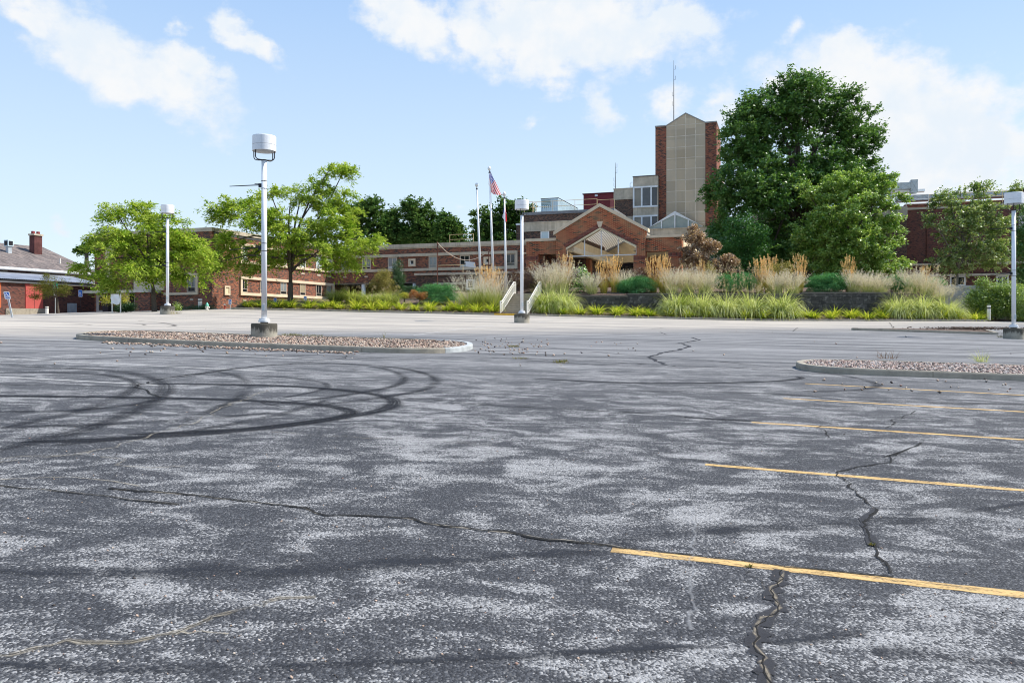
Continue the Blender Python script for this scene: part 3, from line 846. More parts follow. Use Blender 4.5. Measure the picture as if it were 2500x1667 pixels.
isl1 = [ground(*p) for p in ((182, 826), (190, 829), (230, 832), (400, 841), (560, 848), (700, 853), (850, 858), (937, 861.8), (1040, 863), (1095, 862), (1130, 859), (1156, 853), (1153, 846), (1110, 841), (1000, 837), (830, 832), (600, 826), (430, 819), (330, 816), (260, 817), (208, 820))]
PATCHX = ground(1098, 862).x
Q1, I1 = kerb_ring('kerb', isl1, mats=[CONC, CONC_W], paint=lambda p: p.x > PATCHX, seg=2.2)
fill('gravel_bed', I1, .07, GBED)
stones('gravel', scatter(I1, 12500, .085, RND, .04), .02, .05, GRAVEL, seed=2)
isl2 = [ground(*p) for p in ((1939, 896), (1948, 901), (1964, 905), (2000, 909.5), (2053, 913), (2117, 916), (2300, 923), (2500, 930.5), (2800, 942), (3000, 949), (3000, 925), (2800, 917), (2500, 904.5), (2300, 898), (2142, 893), (2053, 890.5), (2000, 890), (1964, 891))]
Q2, I2 = kerb_ring('kerb', isl2, seg=3.1)
fill('gravel_bed', I2, .08, GBED)
stones('gravel', scatter(I2, 11000, .095, RND, .04), .02, .05, GRAVEL2, seed=3)
isl3 = [ground(*p) for p in ((2078, 806.3), (2219, 810.5), (2438, 817.5), (2407, 808.5))]
Q3, I3 = kerb_ring('kerb', isl3, seg=4.2, round_it=0, w=.2)
fill('mulch_bed', I3, .1, MULCH, .06)
c3c = sum(I3, Vector((0, 0))) / len(I3)
stones('mulch', [(c3c.x + RND.gauss(2.2, 1.4), c3c.y + RND.gauss(.3, .45), gz(c3c.x, c3c.y) + .14 + .14 * RND.random()) for _ in range(700)], .03, .075, MULCH, .6, 4)

# loose stones thrown out of the islands
loose = []
def sprinkle(px0, px1, py0, py1, n, fn=None):
    for _ in range(n):
        g = ground(RND.uniform(px0, px1), RND.uniform(py0, py1)); loose.append((g.x, g.y, g.z + .02))
sprinkle(1160, 1340, 826, 868, 85); sprinkle(1330, 1560, 835, 875, 18)
for px in np.arange(250, 860, 1.6):
    py = 833 + (px - 230) * .0435
    g = ground(px, py + abs(RND.gauss(0, 2.2)) + 1.5); loose.append((g.x, g.y, g.z + .02))
sprinkle(240, 900, 850, 872, 40); sprinkle(1950, 2480, 925, 960, 26); sprinkle(0, 2500, 800, 900, 25)
stones('loose_gravel', loose, .025, .05, GRAVEL, seed=6)
chips = []
for _ in range(500):
    g = ground(RND.uniform(-50, 2550), RND.uniform(900, 1660) ** 1.0); chips.append((g.x, g.y, g.z + .002))
stones('grit', chips, .004, .011, GRAVEL, seed=7)

# kerb of the far planting bed, and its return at the left end
KY = 62.5
def kerb_line(name, P, h=.15, w=.16, seg=3.0, mats=None, paint=None):
    P = [Vector(p) for p in P]; L = resample([Vector((p.x, p.y, 0)) for p in P], .6); L = [Vector((p.x, p.y)) for p in L]
    N = []
    for i, p in enumerate(L):
        d = (L[min(i + 1, len(L) - 1)] - L[max(i - 1, 0)]).normalized(); N.append(Vector((-d.y, d.x)))
    I = [p + n * w for p, n in zip(L, N)]
    mb = MB(); k = int(seg / .6); i = 0
    while i < len(L) - 1:
        j = min(len(L) - 1, i + k); O2 = L[i:j + 1]; I2 = I[i:j + 1]
        g = (O2[1] - O2[0]).normalized() * .015; O2[0] = O2[0] + g; I2[0] = I2[0] + g
        kerb_run(mb, O2, I2, h, 1 if paint and paint(O2[len(O2) // 2]) else 0); i = j
    return tag(mb.build(name, mats or [CONC]), kind='structure')
SX0, SX1 = (1206 - CX) / F * KY, (1262 - CX) / F * KY
kerb_line('kerb', [(-22.6, KY), (SX0, KY)])
kerb_line('kerb', [(SX0, KY), (SX1, KY)], mats=[YELLOW], seg=9)
kerb_line('kerb', [(SX1, KY), (38.2, KY)])
kerb_line('kerb', [(-22.4, KY + 5), (-22.6, KY + .2)])

# ------------------------------------------------------------------ lamp posts
def lamp_post(label, loc, H, arms=True, rz=0.0):
    t = thing('lamp_post', label, 'lamp post', (0, 0, 0), 'white lamp posts of the parking lot')
    mb = MB(); mb.lathe((0, 0, 0), [(.44, -.25), (.44, .46), (.425, .5), (.40, .51), (.0, .515)], 40); mb.build('concrete_base', CONC_BASE, t)
    pole = MB().tube([(0, 0, .6), (0, 0, 6.15)], [.094, .09], 24).build('pole', POLEW, t, smooth=True)
    MB().lathe((0, 0, .5), [(.13, 0), (.13, .06)], 24, 0).build('base_gap', BLACK, pole)
    MB().lathe((0, 0, .55), [(.2, 0), (.2, .07), (.17, .075), (.17, .13), (.1, .135)], 28).build('flange', POLEW, pole)
    hh = MB(); hh.cbox((0, -.093, 1.05), .1, .02, .22); hh.build('hand_hole_cover', GALV, pole)
    y = MB()
    for ang in (math.radians(8), math.radians(188), math.radians(52), math.radians(232)):
        c, s = math.cos(ang), math.sin(ang)
        pts = [(0, 0, 6.17), (.24 * c, .24 * s, 6.165), (.315 * c, .315 * s, 6.19), (.345 * c, .345 * s, 6.25), (.35 * c, .35 * s, 6.56)]
        y.tube(pts, .018, 6)
    y.lathe((0, 0, 6.145), [(.1, 0), (.1, .035)], 20); y.build('lamp_yoke', BLACK, t)
    d = MB(); d.lathe((0, 0, 6.47), [(.36, .03), (.375, -.0), (.4, .0), (.4, .2), (.397, .203), (.397, .212), (.4, .215), (.4, .5), (.39, .525), (0, .55)], 48)
    drum = d.build('lamp_drum', POLEW, t)
    MB().lathe((0, 0, 6.476), [(.3955, .2), (.3985, .2), (.3985, .204), (.3955, .204)], 48).build('seam', BLACK, drum)
    MB().lathe((0, 0, 6.44), [(.0, -.005), (.2, .0), (.33, .022), (.372, .034)], 40).build('lens', GALV, drum)
    if arms:
        for z in (5.29, 3.13):
            a = MB(); a.tube([(-.1, 0, z), (-.2, 0, z + .015), (-1.2, 0, z - .03 if z > 4 else z - .075)], [.022, .02, .013], 6)
            a.cbox((-.14, 0, z), .1, .07, .13); a.tube([(-.12, .02, z + .06), (-.34, .02, z + .06)], .012, 5)
            arm = a.build('banner_arm', BLACK, t)
            for dz in (-.12, .14): MB().lathe((0, 0, z + dz), [(.098, 0), (.098, .02)], 20).build('clamp_band', BLACK, arm)
    t.location = loc; t.rotation_euler = (0, 0, rz); t.scale = (H / 7, H / 7, H / 7)
    return t
def lamp_place(px, py, hpx, label, arms=True, rz=0, dz=0.0, d=None):
    g = ground(px, py)
    if d is None: d = g.y
    loc = Vector(((px - CX) / F * d, d, 0)); loc.z = gz(loc.x, loc.y) + dz
    H = hpx * d / F
    return lamp_post(label, loc, H, arms, rz)
lamp_place(645, 823, 492, 'tall white lamp post on a stained concrete base standing in the gravel island', d=24.25, dz=.08)
lamp_place(409, 767, 266, 'white lamp post with banner arms in front of the left brick wing and its tree')
lamp_place(1274, 788, 299, 'white lamp post without banner arms in front of the white stair railings', arms=False, rz=.4)
lamp_place(2475, 827, 356, 'white lamp post with banner arms beside the kerbed mulch triangle at far right', rz=.1)

# ------------------------------------------------------------------ small things on the lot edge
def bollard(px, py, label, w, h, d=None):
    g = ground(px, py)
    if d: g = Vector(((px - CX) / F * d, d, gz((px - CX) / F * d, d)))
    t = thing('bollard_light', label, 'bollard', g)
    MB().lathe(g, [(w, -.1), (w, h * .78)], 20).build('post', OFFW, t)
    MB().lathe(g + Vector((0, 0, h * .78)), [(w * .8, 0), (w * .8, h * .08)], 20).build('louvre', BLACK, t)
    MB().lathe(g + Vector((0, 0, h * .86)), [(w, 0), (w, h * .13), (w * .9, h * .14), (0, h * .145)], 20).build('cap', OFFW, t)
    return t
bollard(488.5, 756, 'white bollard light with a dark band beside the teal hydrant', .165, .9)
bollard(2414, 785, 'white bollard light in front of the big green shrub at the kerb end', .14, 1.28, d=63.2)
bollard(114.5, 766, 'short pale bollard between the tilted sign and the street sign pole', .13, .62)

def disabled_sign(name, label, px_base, py_base, px_c, py_top, py_bot, pxw, two=False, style='blue', post=GALV, d=None):
    """sign plate with wheelchair symbol on a steel post"""
    if d is None: g = ground(px_base, py_base)
    else:
        g = ray(px_base, py_base, d)
    d = g.y; k = d / F
    top = ray(px_c, py_top, d); bot = ray(px_c, py_bot, d); cx = (px_c - px_base) * k
    lean = (cx) / max(.2, (top.z + bot.z) / 2 - g.z)
    t = thing(name, label, 'sign', g, 'wheelchair parking signs')
    def W(x, z, o): return Vector((g.x + x + lean * z, g.y - o, g.z + z))
    hz0, hz1 = bot.z - g.z, top.z - g.z; hw = pxw * k / 2
    p = MB()
    for x in ((-.035, .035) if two else (0,)):
        p.tube([W(x, -.2, 0), W(x, hz1 - .05, 0)], .025, 6)
    p.build('post', post, t)
    def rect(mb, x0, x1, z0, z1, o, c=.04):
        pts = [W(x0 + c, z0, o), W(x1 - c, z0, o), W(x1, z0 + c, o), W(x1, z1 - c, o), W(x1 - c, z1, o), W(x0 + c, z1, o), W(x0, z1 - c, o), W(x0, z0 + c, o)]
        mb.prism(pts, (0, -.006, 0))
    pl = MB(); rect(pl, -hw, hw, hz0, hz1, .03); plate = pl.build('plate', WHITE, t)
    H = hz1 - hz0; bl = MB()
    if style == 'split':
        rect(bl, -hw * .72, hw * .72, hz0 + H * .36, hz0 + H * .9, .037, .02); rect(bl, -hw * .72, hw * .72, hz0 + H * .08, hz0 + H * .28, .037, .02)
    else:
        rect(bl, -hw * .88, hw * .88, hz0 + H * .04, hz0 + H * .96, .037, .03)
    bl.build('blue_field', BLUE, plate)
    sy = MB(); zc = hz0 + H * .56; s = hw * .55
    a0 = [W(math.cos(a) * s * .8 - s * .1, zc - s * .15 + math.sin(a) * s * .8, .046) for a in np.linspace(math.radians(70), math.radians(340), 14)]
    sy.tube(a0, s * .16, 5)
    sy.tube([W(-s * .25, zc + s * 1.05, .046), W(-s * .2, zc + s * .25, .046), W(s * .45, zc + s * .2, .046), W(s * .75, zc - s * .6, .046), W(s * 1.0, zc - s * .55, .046)], s * .18, 5)
    sy.lathe(W(-s * .25, zc + s * 1.4, .046) - Vector((0, 0, s * .2)), [(.0, 0), (s * .24, s * .1), (s * .24, s * .3), (0, s * .42)], 8)
    sy.build('wheelchair_symbol', WHITE, plate)
    tx = bpy.data.curves.new('sign_text', 'FONT'); tx.body = 'PARKING\nONLY' if style != 'split' else 'RESERVED'; tx.align_x = 'CENTER'; tx.size = hw * (.42 if style != 'split' else .28); tx.extrude = .002
    tmp = bpy.data.objects.new('sign_text', tx); COL.objects.link(tmp)
    dg = bpy.context.evaluated_depsgraph_get(); me = bpy.data.meshes.new_from_object(tmp.evaluated_get(dg)); bpy.data.objects.remove(tmp)
    me.materials.clear(); me.materials.append(WHITE)
    to = link(bpy.data.objects.new('lettering', me)); to.parent = plate
    pos = W(0, hz0 + H * (.26 if style != 'split' else .14), .05) - g; to.location = pos; to.rotation_euler = (math.pi / 2, 0, 0)
    return t
disabled_sign('parking_sign', 'white-bordered wheelchair sign leaning left on a twin post by the red doors', 28.5, 768, 18.3, 711.8, 730.4, 14.5, True, 'split', d=44)
disabled_sign('parking_sign', 'upright dark blue wheelchair sign in front of the right end of the garage wall', 198, 763, 196.7, 708, 724.8, 9.8, False, 'blue', BLACK)
disabled_sign('parking_sign', 'wheelchair sign at the left end of the bed kerb by the wing corner', 562, 754, 562, 730.5, 743.5, 7.5, False, 'split', d=62)
disabled_sign('parking_sign', 'wheelchair sign in low grass just right of the tall island lamp post', 672, 742, 672, 727.5, 738, 7.5, False, 'blue', d=65)
disabled_sign('parking_sign', 'wheelchair sign in the low grass just right of the locust trunk', 746, 738, 745.5, 723, 733, 7.5, False, 'split', d=65)

g = ground(135, 765); k = g.y / F
t = thing('street_sign', 'green street name sign and white plate on a pale pole by the small tree', 'sign', g)
MB().tube([g + Vector((0, 0, -.1)), g + Vector((-.01, 0, 76 * k))], .032, 8).build('pole', GALV, t)
for z0, z1, w, txt in ((66.5, 75, 9.5, ''), (57.2, 65.5, 12.5, 'Ward')):
    bl = MB(); bl.cbox(g + Vector((0, -.035 if txt else 0.0, (z0 + z1) / 2 * k)), w * k, .012, (z1 - z0) * k, 0 if txt else .5)
    b = bl.build('name_blade', GREEN, t)
    if txt:
        tx = bpy.data.curves.new('blade_text', 'FONT'); tx.body = txt; tx.align_x = 'CENTER'; tx.align_y = 'CENTER'; tx.size = (z1 - z0) * k * .85; tx.extrude = .002
        tmp = bpy.data.objects.new('blade_text', tx); COL.objects.link(tmp); dg = bpy.context.evaluated_depsgraph_get()
        me = bpy.data.meshes.new_from_object(tmp.evaluated_get(dg)); bpy.data.objects.remove(tmp); me.materials.clear(); me.materials.append(WHITE)
        to = link(bpy.data.objects.new('lettering', me)); to.parent = b; to.location = (0, -.048, (z0 + z1) / 2 * k); to.rotation_euler = (math.pi / 2, 0, 0)
pl = MB(); pl.cbox(g + Vector((0, -.045, 50 * k)), 9 * k, .01, 14.5 * k); pl.build('white_plate', OFFW, t)

# hydrant, stand pipe, covered sign board
g = ground(498, 757); g.y += .6; g.z = gz(g.x, g.y)
t = thing('fire_hydrant', 'small fire hydrant with a teal bonnet behind the white bollard', 'hydrant', g)
MB().lathe(g, [(.13, 0), (.13, .05), (.1, .06), (.1, .3)], 14).build('barrel', OFFW, t)
MB().lathe(g + Vector((0, 0, .3)), [(.12, 0), (.115, .1), (.06, .2), (.03, .27), (0, .28)], 14).build('bonnet', TEAL, t)
cp = MB(); cp.tube([g + Vector((-.14, 0, .2)), g + Vector((.19, 0, .2))], .055, 10); cp.build('outlet', OFFW, t)
g = ground(519.5, 756); g.y += 2.5; g.z = gz(g.x, g.y) + .05
t = thing('stand_pipe', 'short red stand pipe with pale cap at the wing corner', 'pipe', g)
MB().lathe(g, [(.07, -.1), (.07, .26)], 14).build('pipe', m_plain('red_pipe', (.42, .08, .05)), t)
MB().lathe(g + Vector((0, 0, .26)), [(.085, 0), (.085, .07), (.07, .1), (0, .11)], 14).build('cap', CREAM_L, t)

g = ground(283, 764); k = g.y / F
t = thing('covered_sign', 'sign board wrapped in white sheeting on posts by the left entrance', 'sign board', g)
ps = MB()
for x in (-9.5, 11): ps.tube([g + Vector((x * k, .02, -.1)), g + Vector((x * k, .02, 46 * k))], .045, 6)
ps.build('posts', OFFW, t)
sh = MB(); n = 8
for i in range(n + 1):
    for j in range(n + 1):
        u, v = i / n, j / n
        sh.v.append((g.x + (-10.5 + 21 * u + 1.2 * math.sin(v * 5)) * k, g.y - .09 - .05 * math.sin(u * 9 + v * 4) - .03 * math.sin(v * 13), g.z + (21 + 25 * v + 1.6 * math.sin(u * 7) * (1 - v)) * k))
for i in range(n):
    for j in range(n): sh.f.append([i * (n + 1) + j, (i + 1) * (n + 1) + j, (i + 1) * (n + 1) + j + 1, i * (n + 1) + j + 1]); sh.m.append(0)
sh.build('sheeting', WHITE, t, smooth=True)
# ------------------------------------------------------------------ buildings
def window(face, x0, x1, y0, y1, parent, frame=TFRAME, glass=GLASS, mull=1, tran=0.0, fw=.07, out=.05, deep=.0, lower=None, name='window'):
    """x,y from the photograph on this facade; frame ring + mullions, pane and lower pane as sub-parts"""
    xm, ym = (x0 + x1) / 2, (y0 + y1) / 2
    q0, q1 = face.at(x0, ym)[0], face.at(x1, ym)[0]; z1, z0 = face.at(xm, y0)[1], face.at(xm, y1)[1]
    mb = MB(); B = lambda a, b, c, d, o: face.box(mb, a, b, c, d, .004, o)
    B(q0, q0 + fw, z0, z1, out); B(q1 - fw, q1, z0, z1, out); B(q0 + fw, q1 - fw, z1 - fw, z1, out - .003); B(q0 + fw, q1 - fw, z0, z0 + fw, out - .003)
    for i in range(mull):
        c = q0 + (q1 - q0) * (i + 1) / (mull + 1); B(c - fw * .35, c + fw * .35, z0 + fw + (z1 - z0) * tran, z1 - fw, out - .012)
    if tran: B(q0 + fw, q1 - fw, z0 + (z1 - z0) * tran - fw * .3, z0 + (z1 - z0) * tran + fw * .3, out - .006)
    w = mb.build(name, frame, parent)
    p = MB(); zt = z0 + (z1 - z0) * tran
    face.box(p, q0 + .01, q1 - .01, zt if tran else z0 + .01, z1 - .01, .002, .02); p.build('pane', glass, w)
    if tran:
        p = MB(); face.box(p, q0 + .01, q1 - .01, z0 + .01, zt - .004, .002, .018); p.build('lower_pane', lower or GLASS, w)
    return w
def band(face, x0, x1, y0, y1, o1, parent, mat, name, o0=.0, zfix=None):
    q0, q1 = face.s_(x0), face.s_(x1); xm = (x0 + x1) / 2
    z1, z0 = zfix if zfix else (face.at(xm, y0)[1], face.at(xm, y1)[1])
    mb = MB(); face.box(mb, q0, q1, z0, z1, o0, o1); return mb.build(name, mat, parent)
def surround(face, x0, x1, y0, y1, w, o, parent, mat, name='stone_surround'):
    q0, q1 = face.s_(x0), face.s_(x1); xm = (x0 + x1) / 2; z1, z0 = face.at(xm, y0)[1], face.at(xm, y1)[1]
    mb = MB(); face.box(mb, q0, q1, z1 - w, z1, 0, o); face.box(mb, q0, q1, z0, z0 + w, 0, o)
    face.box(mb, q0, q0 + w, z0 + w, z1 - w, 0, o - .003); face.box(mb, q1 - w, q1, z0 + w, z1 - w, 0, o - .003)
    mb.build(name, mat, parent); return q0, q1, z0, z1

# --- the two-storey wing: corner K, faces D (left, in shade), B (lit, running back), C (front, far)
K = Vector(((517 - CX) / F * 67.8, 67.8))
LB = 19.3
FD = Face(K, Vd); FB = Face(K, U); Icor = K + U * LB; FC = Face(Icor, Vd)
qD0 = FD.s_(231); ROOFZ = 9.62
t = thing('brick_wing', 'long two-storey dark red brick wing with stone window bands, bent round the left trees', 'building', (K.x, K.y, gz(K.x, K.y)))
wall = MB()
wall.box(FD.P(qD0, 1.2, 0), FD.P(0, 1.2, 0) - FD.P(qD0, 1.2, 0), Vector((U.x, U.y, 0)) * (LB + 11), Vector((0, 0, ROOFZ - 1.2)))
wB = wall.build('wall', BR_WING, t)
# C block with an open undercroft at its left end
qC1 = FC.s_(1330); zop = FC.at(900, 690.5)[1]; qo = FC.s_(1016)
w = MB(); FC.box(w, .004, qC1, zop, ROOFZ, -11, -.0); FC.box(w, qo, qC1, 1.5, zop - .002, -11, -.0); w.build('wall', BR_WING, t)
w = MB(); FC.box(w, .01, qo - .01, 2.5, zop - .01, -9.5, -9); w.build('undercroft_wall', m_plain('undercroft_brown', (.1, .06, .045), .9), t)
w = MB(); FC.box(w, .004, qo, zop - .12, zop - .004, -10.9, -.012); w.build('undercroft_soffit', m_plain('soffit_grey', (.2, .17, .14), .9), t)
fl = MB(); FC.box(fl, .004, qo, 2.0, FC.at(900, 733)[1], -9, 4); fl.build('undercroft_floor', CONC_PALE, t)
for px in (884.5, 969, 1010):
    q, zb = FC.at(px, 728); c = FC.P(q, 0, -.27); MB().lathe((c.x, c.y, 2.4), [(.23, 0), (.23, zop - 2.42)], 20).build('column', WHITE, t, smooth=True)
# stone copings
m = MB(); FD.box(m, qD0 - .08, .1, ROOFZ - .28, ROOFZ + .06, -.3, .1); m.build('parapet_coping', STONE, t)
m = MB(); FB.box(m, -.0, LB - .12, ROOFZ - .28, ROOFZ + .06, -.3, .1); m.build('parapet_coping', STONE, t)
m = MB(); FC.box(m, .11, qC1, ROOFZ - .3, ROOFZ + .08, -.3, .12); FC.box(m, .11, qC1, ROOFZ - .42, ROOFZ - .304, -.3, .05); m.build('parapet_coping', STONE_W, t)
rf = MB(); rf.box(FD.P(qD0 + .3, ROOFZ - .5, -.3), (FD.P(0, 0) - FD.P(qD0, 0)) * .98, Vector((U.x, U.y, 0)) * (LB + 10), Vector((0, 0, .52))); FC.box(rf, .4, qC1 - .4, ROOFZ - .5, ROOFZ + .0, -10.8, -.31); rf.build('flat_roof', TAR, t)
# B: lower window band in a stone surround, upper band behind the tree
q0, q1, z0, z1 = surround(FB, 585, 814, 683, 726, .26, .16, t, STONE_C)
for x0, x1, gl in ((590, 603, GLASS), (634, 645, GLASS), (684, 699, GLASS_B), (731.5, 745, GLASS_C), (771, 784, GLASS), (797, 808, GLASS_B)):
    a, b = FB.s_(x0), FB.s_(x1); mid = (x0 + x1) / 2
    yy = lambda z: HY - (z - EYE) * F / (FB.O.y + (a + b) / 2 * FB.d.y)
    window(FB, x0, x1, yy(z1 - .26), yy(z0 + .26), t, TFRAME, gl, 1, .26, lower=GLASS)
za, zb = FC.at(1093, 617)[1], FC.at(1093, 660)[1]
mb = MB(); FB.box(mb, FB.s_(585), LB - .15, za - .22, za, 0, .16); FB.box(mb, FB.s_(585), LB - .15, zb, zb + .24, 0, .16); FB.box(mb, FB.s_(585), FB.s_(585) + .24, zb + .24, za - .22, 0, .157); FB.box(mb, LB - .4, LB - .15, zb + .24, za - .22, 0, .157); mb.build('stone_surround', STONE_C, t)
for x0, x1, gl in ((590, 603, GLASS_B), (634, 645, GLASS), (684, 699, GLASS_B), (731.5, 745, GLASS), (771, 784, GLASS_W), (797, 808, GLASS_B)):
    a, b = FB.s_(x0), FB.s_(x1)
    yy = lambda z: HY - (z - EYE) * F / (FB.O.y + (a + b) / 2 * FB.d.y)
    window(FB, x0, x1, yy(za - .22), yy(zb + .24), t, WFRAME, gl, 1, .26, lower=GLASS_B)
# small square stone-framed vents on B and D, little louvre plates
for face, x0, x1, y0, y1 in ((FB, 546.5, 560, 698, 720.5), (FB, 546.5, 560, 597, 608)):
    q0, q1, z0, z1 = surround(face, x0, x1, y0, y1, .14, .12, t, STONE_C, 'vent_surround')
    mm = MB(); face.box(mm, q0 + .14, q1 - .14, z0 + .14, z1 - .14, 0, .05); mm.build('vent_panel', CREAM, t)
for face, x, y in ((FB, 597, 733.5), (FB, 739, 668), (FB, 778, 672), (FB, 803.5, 675), (FB, 597, 653), (FC, 842, 676.5), (FC, 894, 675.5), (FD, 468, 731)):
    band(face, x - 4, x + 4, y - 1.7, y + 1.7, .03, t, STONE, 'vent_plate')
# C: stone bands and windows
band(FC, 812, 1264, 617.5, 624, .14, t, STONE, 'stone_band', zfix=(za, za - .3))
band(FC, 812, 1264, 658, 664, .14, t, STONE, 'stone_band', zfix=(zb + .28, zb))
band(FC, 1259, 1264, 620, 660, .137, t, STONE, 'stone_band', zfix=(za - .304, zb + .284))
for x0, x1, gl, lo in ((834, 854, GLASS_B, GLASS_W), (884.5, 906, GLASS_B, GLASS), (947.5, 969.5, GLASS_B, GLASS_W), (1047, 1068, GLASS_B, GLASS_B), (1123, 1147, GLASS, GLASS_W), (1236, 1258.5, GLASS, GLASS)):
    a, b = FC.s_(x0), FC.s_(x1)
    yy = lambda z: HY - (z - EYE) * F / (FC.O.y + (a + b) / 2 * FC.d.y)
    window(FC, x0, x1, yy(za - .31), yy(zb + .29), t, TFRAME, gl, 1, .22, lower=lo, fw=.09)
for x0, x1, y0, y1 in ((998, 1015, 632, 651), (1181.5, 1198, 627.5, 646.5)):
    q0, q1, z0, z1 = surround(FC, x0, x1, y0, y1, .2, .13, t, STONE_C, 'small_window_surround')
    mm = MB(); FC.box(mm, q0 + .2, q1 - .2, z0 + .2, z1 - .2, 0, .02); sw = mm.build('small_window', GLASS, t)
    mm = MB(); FC.box(mm, q0 + .2, q0 + .28, z0 + .2, z1 - .2, .021, .06); FC.box(mm, q0 + .2, q1 - .2, z0 + .2, z0 + .27, .021, .055); mm.build('frame', WHITE, sw)
# D: left front with a stone bay, canopy and glazed entrance doors
band(FD, 260, 272, 598, 712, .14, t, STONE_C, 'stone_pier'); band(FD, 329, 402, 640, 709, .13, t, STONE_C, 'stone_panel')
band(FD, 272, 329, 598, 604, .12, t, STONE_C, 'stone_band'); band(FD, 402, 480, 667, 673, .14, t, STONE_C, 'stone_band'); band(FD, 402, 484, 714.5, 720, .14, t, STONE_C, 'stone_band')
band(FD, 480, 485, 668, 718, .137, t, STONE_C, 'stone_band'); band(FD, 316, 330, 670, 676, .12, t, STONE_C, 'stone_band')
for x0, x1, y0, y1, gl in ((268, 281, 598, 625, GLASS_W), (272, 290, 690, 706, GLASS), (357, 374, 690, 706, GLASS), (459, 480, 674, 713, GLASS_B), (470, 482, 590, 612, GLASS_B)):
    window(FD, x0, x1, y0, y1, t, TFRAME, gl, 1, .3 if y1 - y0 > 20 else 0, out=.15)
qa, qb = FD.s_(233), FD.s_(394); zc0, zc1 = FD.at(310, 716)[1], FD.at(310, 710)[1]
m = MB(); FD.box(m, qa, qb, zc0, zc1, .002, 1.5); m.build('entrance_canopy', m_plain('canopy_fascia', (.55, .52, .44), .6), t)
m = MB(); FD.box(m, FD.s_(356), FD.s_(393), 1.3, zc0 - .004, .002, 1.3); m.build('porch_wall', BR_WING, t)
m = MB(); FD.box(m, FD.s_(290), FD.s_(317), 1.3, zc0 - .004, .004, .06); m.build('entrance_panel', STONE_C, t)
m = MB(); FD.box(m, FD.s_(317), FD.s_(332), 1.3, zc0 - .004, .004, .05); m.build('side_light', GLASS, t)
for x0, x1 in ((242, 262), (334, 356)):
    q0, q1 = FD.s_(x0), FD.s_(x1); zb_ = FD.at(300, 763)[1]; zt = FD.at(300, 720)[1]
    m = MB(); FD.box(m, q0, q0 + .13, zb_, zt, .06, .16); FD.box(m, q1 - .13, q1, zb_, zt, .06, .16); FD.box(m, q0 + .13, q1 - .13, zt - .18, zt, .06, .157); FD.box(m, q0 + .13, q1 - .13, zb_, zb_ + .2, .06, .157)
    FD.box(m, q1 + .02, q1 + .16, zb_, zc0 - .02, .05, .14); FD.box(m, q0 - .18, q0 - .03, zb_, zc0 - .02, .05, .14)
    dr = m.build('entrance_door', m_plain('door_frame_grey', (.45, .45, .42), .4), t)
    m = MB(); FD.box(m, q0 + .12, q1 - .12, zb_ + .19, zt - .17, .08, .1); m.build('pane', GLASS, dr)
    m = MB(); FD.box(m, q0 + .1, q1 - .08, zb_ + .95, zb_ + 1.02, .17, .21); m.build('push_bar', GALV, dr)
m = MB(); FD.box(m, FD.s_(270), FD.s_(283), FD.at(276, 764)[1], FD.at(276, 742)[1], .5, .9); m.build('dark_cabinet', m_plain('cabinet_dark', (.03, .028, .035), .5), t)

# --- low block in front of C
FL = vface(1100, (FC.at(1100, 700)[0] * FC.d.y + FC.O.y) - 2.6)
t = thing('low_brick_block', 'low flat-roofed brick block in front of the far wing, behind the flagpoles', 'building', FL.P(FL.s_(1014), 3.2))
zt = FL.at(1140, 666.5)[1]; qa, qb = FL.s_(1016), FL.s_(1300)
m = MB(); FL.box(m, qa, qb, 2, zt - .16, -2.55, 0); m.build('wall', BR_BROWN, t)
m = MB(); FL.box(m, qa - .15, qb, zt - .158, zt + .08, -2.55, .15); m.build('roof_edge', STONE_W, t)
band(FL, 1058, 1145, 690, 695, .14, t, STONE, 'stone_band')
m = MB(); q0, z0 = FL.at(1143, 698); q1, z1 = FL.at(1160, 683); FL.box(m, q0, q1, z0 - .4, z1, .02, .5); ac = m.build('wall_unit', WHITE, t)
m = MB(); FL.box(m, q0 + .2, q1 - .08, z0 - .2, z1 - .12, .502, .52); m.build('grille', BLACK, ac)

# --- far left garage and hall
A0 = uface(0, 67.3)
t = thing('brick_garage', 'red brick annex with corrugated metal lean-to roof and red double doors at far left', 'building', A0.P(0, 2))
qe = A0.s_(231); qs = -16.0
zf = A0.at(120, 692)[1]
m = MB(); A0.box(m, qs, qe, .8, zf - .12, -3.4, 0); m.build('wall', BR_GAR, t)
m = MB(); A0.box(m, qs, qe + .05, zf - .1, zf + .14, -.05, .22); m.build('fascia', WHITE, t)
A1 = A0.back(3.4); zr1 = A1.at(120, 671)[1]; zr0 = A0.at(120, 687)[1]
m = MB(); n = 150; qq = np.linspace(qs, qe + .1, n * 2 + 1)
for i in range(n * 2):
    h0, h1 = (.0, .06)[i % 2], (.06, .0)[i % 2]
    a, b = qq[i], qq[i + 1]
    m.add([A0.P(a, zr0 + h0, .35), A0.P(b, zr0 + h1, .35), A1.P(b, zr1 + h1, 0), A1.P(a, zr1 + h0, 0)], [(0, 1, 2, 3)])
m.build('lean_to_roof', m_plain('lean_to_metal', (.42, .43, .46), .45, .22, .7, metal=.4), t)
m = MB(); A0.box(m, qs, qe + .1, zr0 - .16, zr0 - .06, .05, .34); m.build('gutter', BLACK, t)
for x0, x1 in ((-8, 1), (61.5, 104)):
    q0, q1 = A0.s_(x0), A0.s_(x1); z1 = A0.at(80, 694)[1]; z0 = A0.at(80, 753)[1]
    m = MB(); A0.box(m, q0, q1, z0, z1, .002, .07); d = m.build('double_door', REDDOOR if x0 > 0 else m_plain('orange_door', (.55, .15, .05), .5), t)
    m = MB(); A0.box(m, (q0 + q1) / 2 - .015, (q0 + q1) / 2 + .015, z0, z1, .071, .074); m.build('door_gap', BLACK, d)
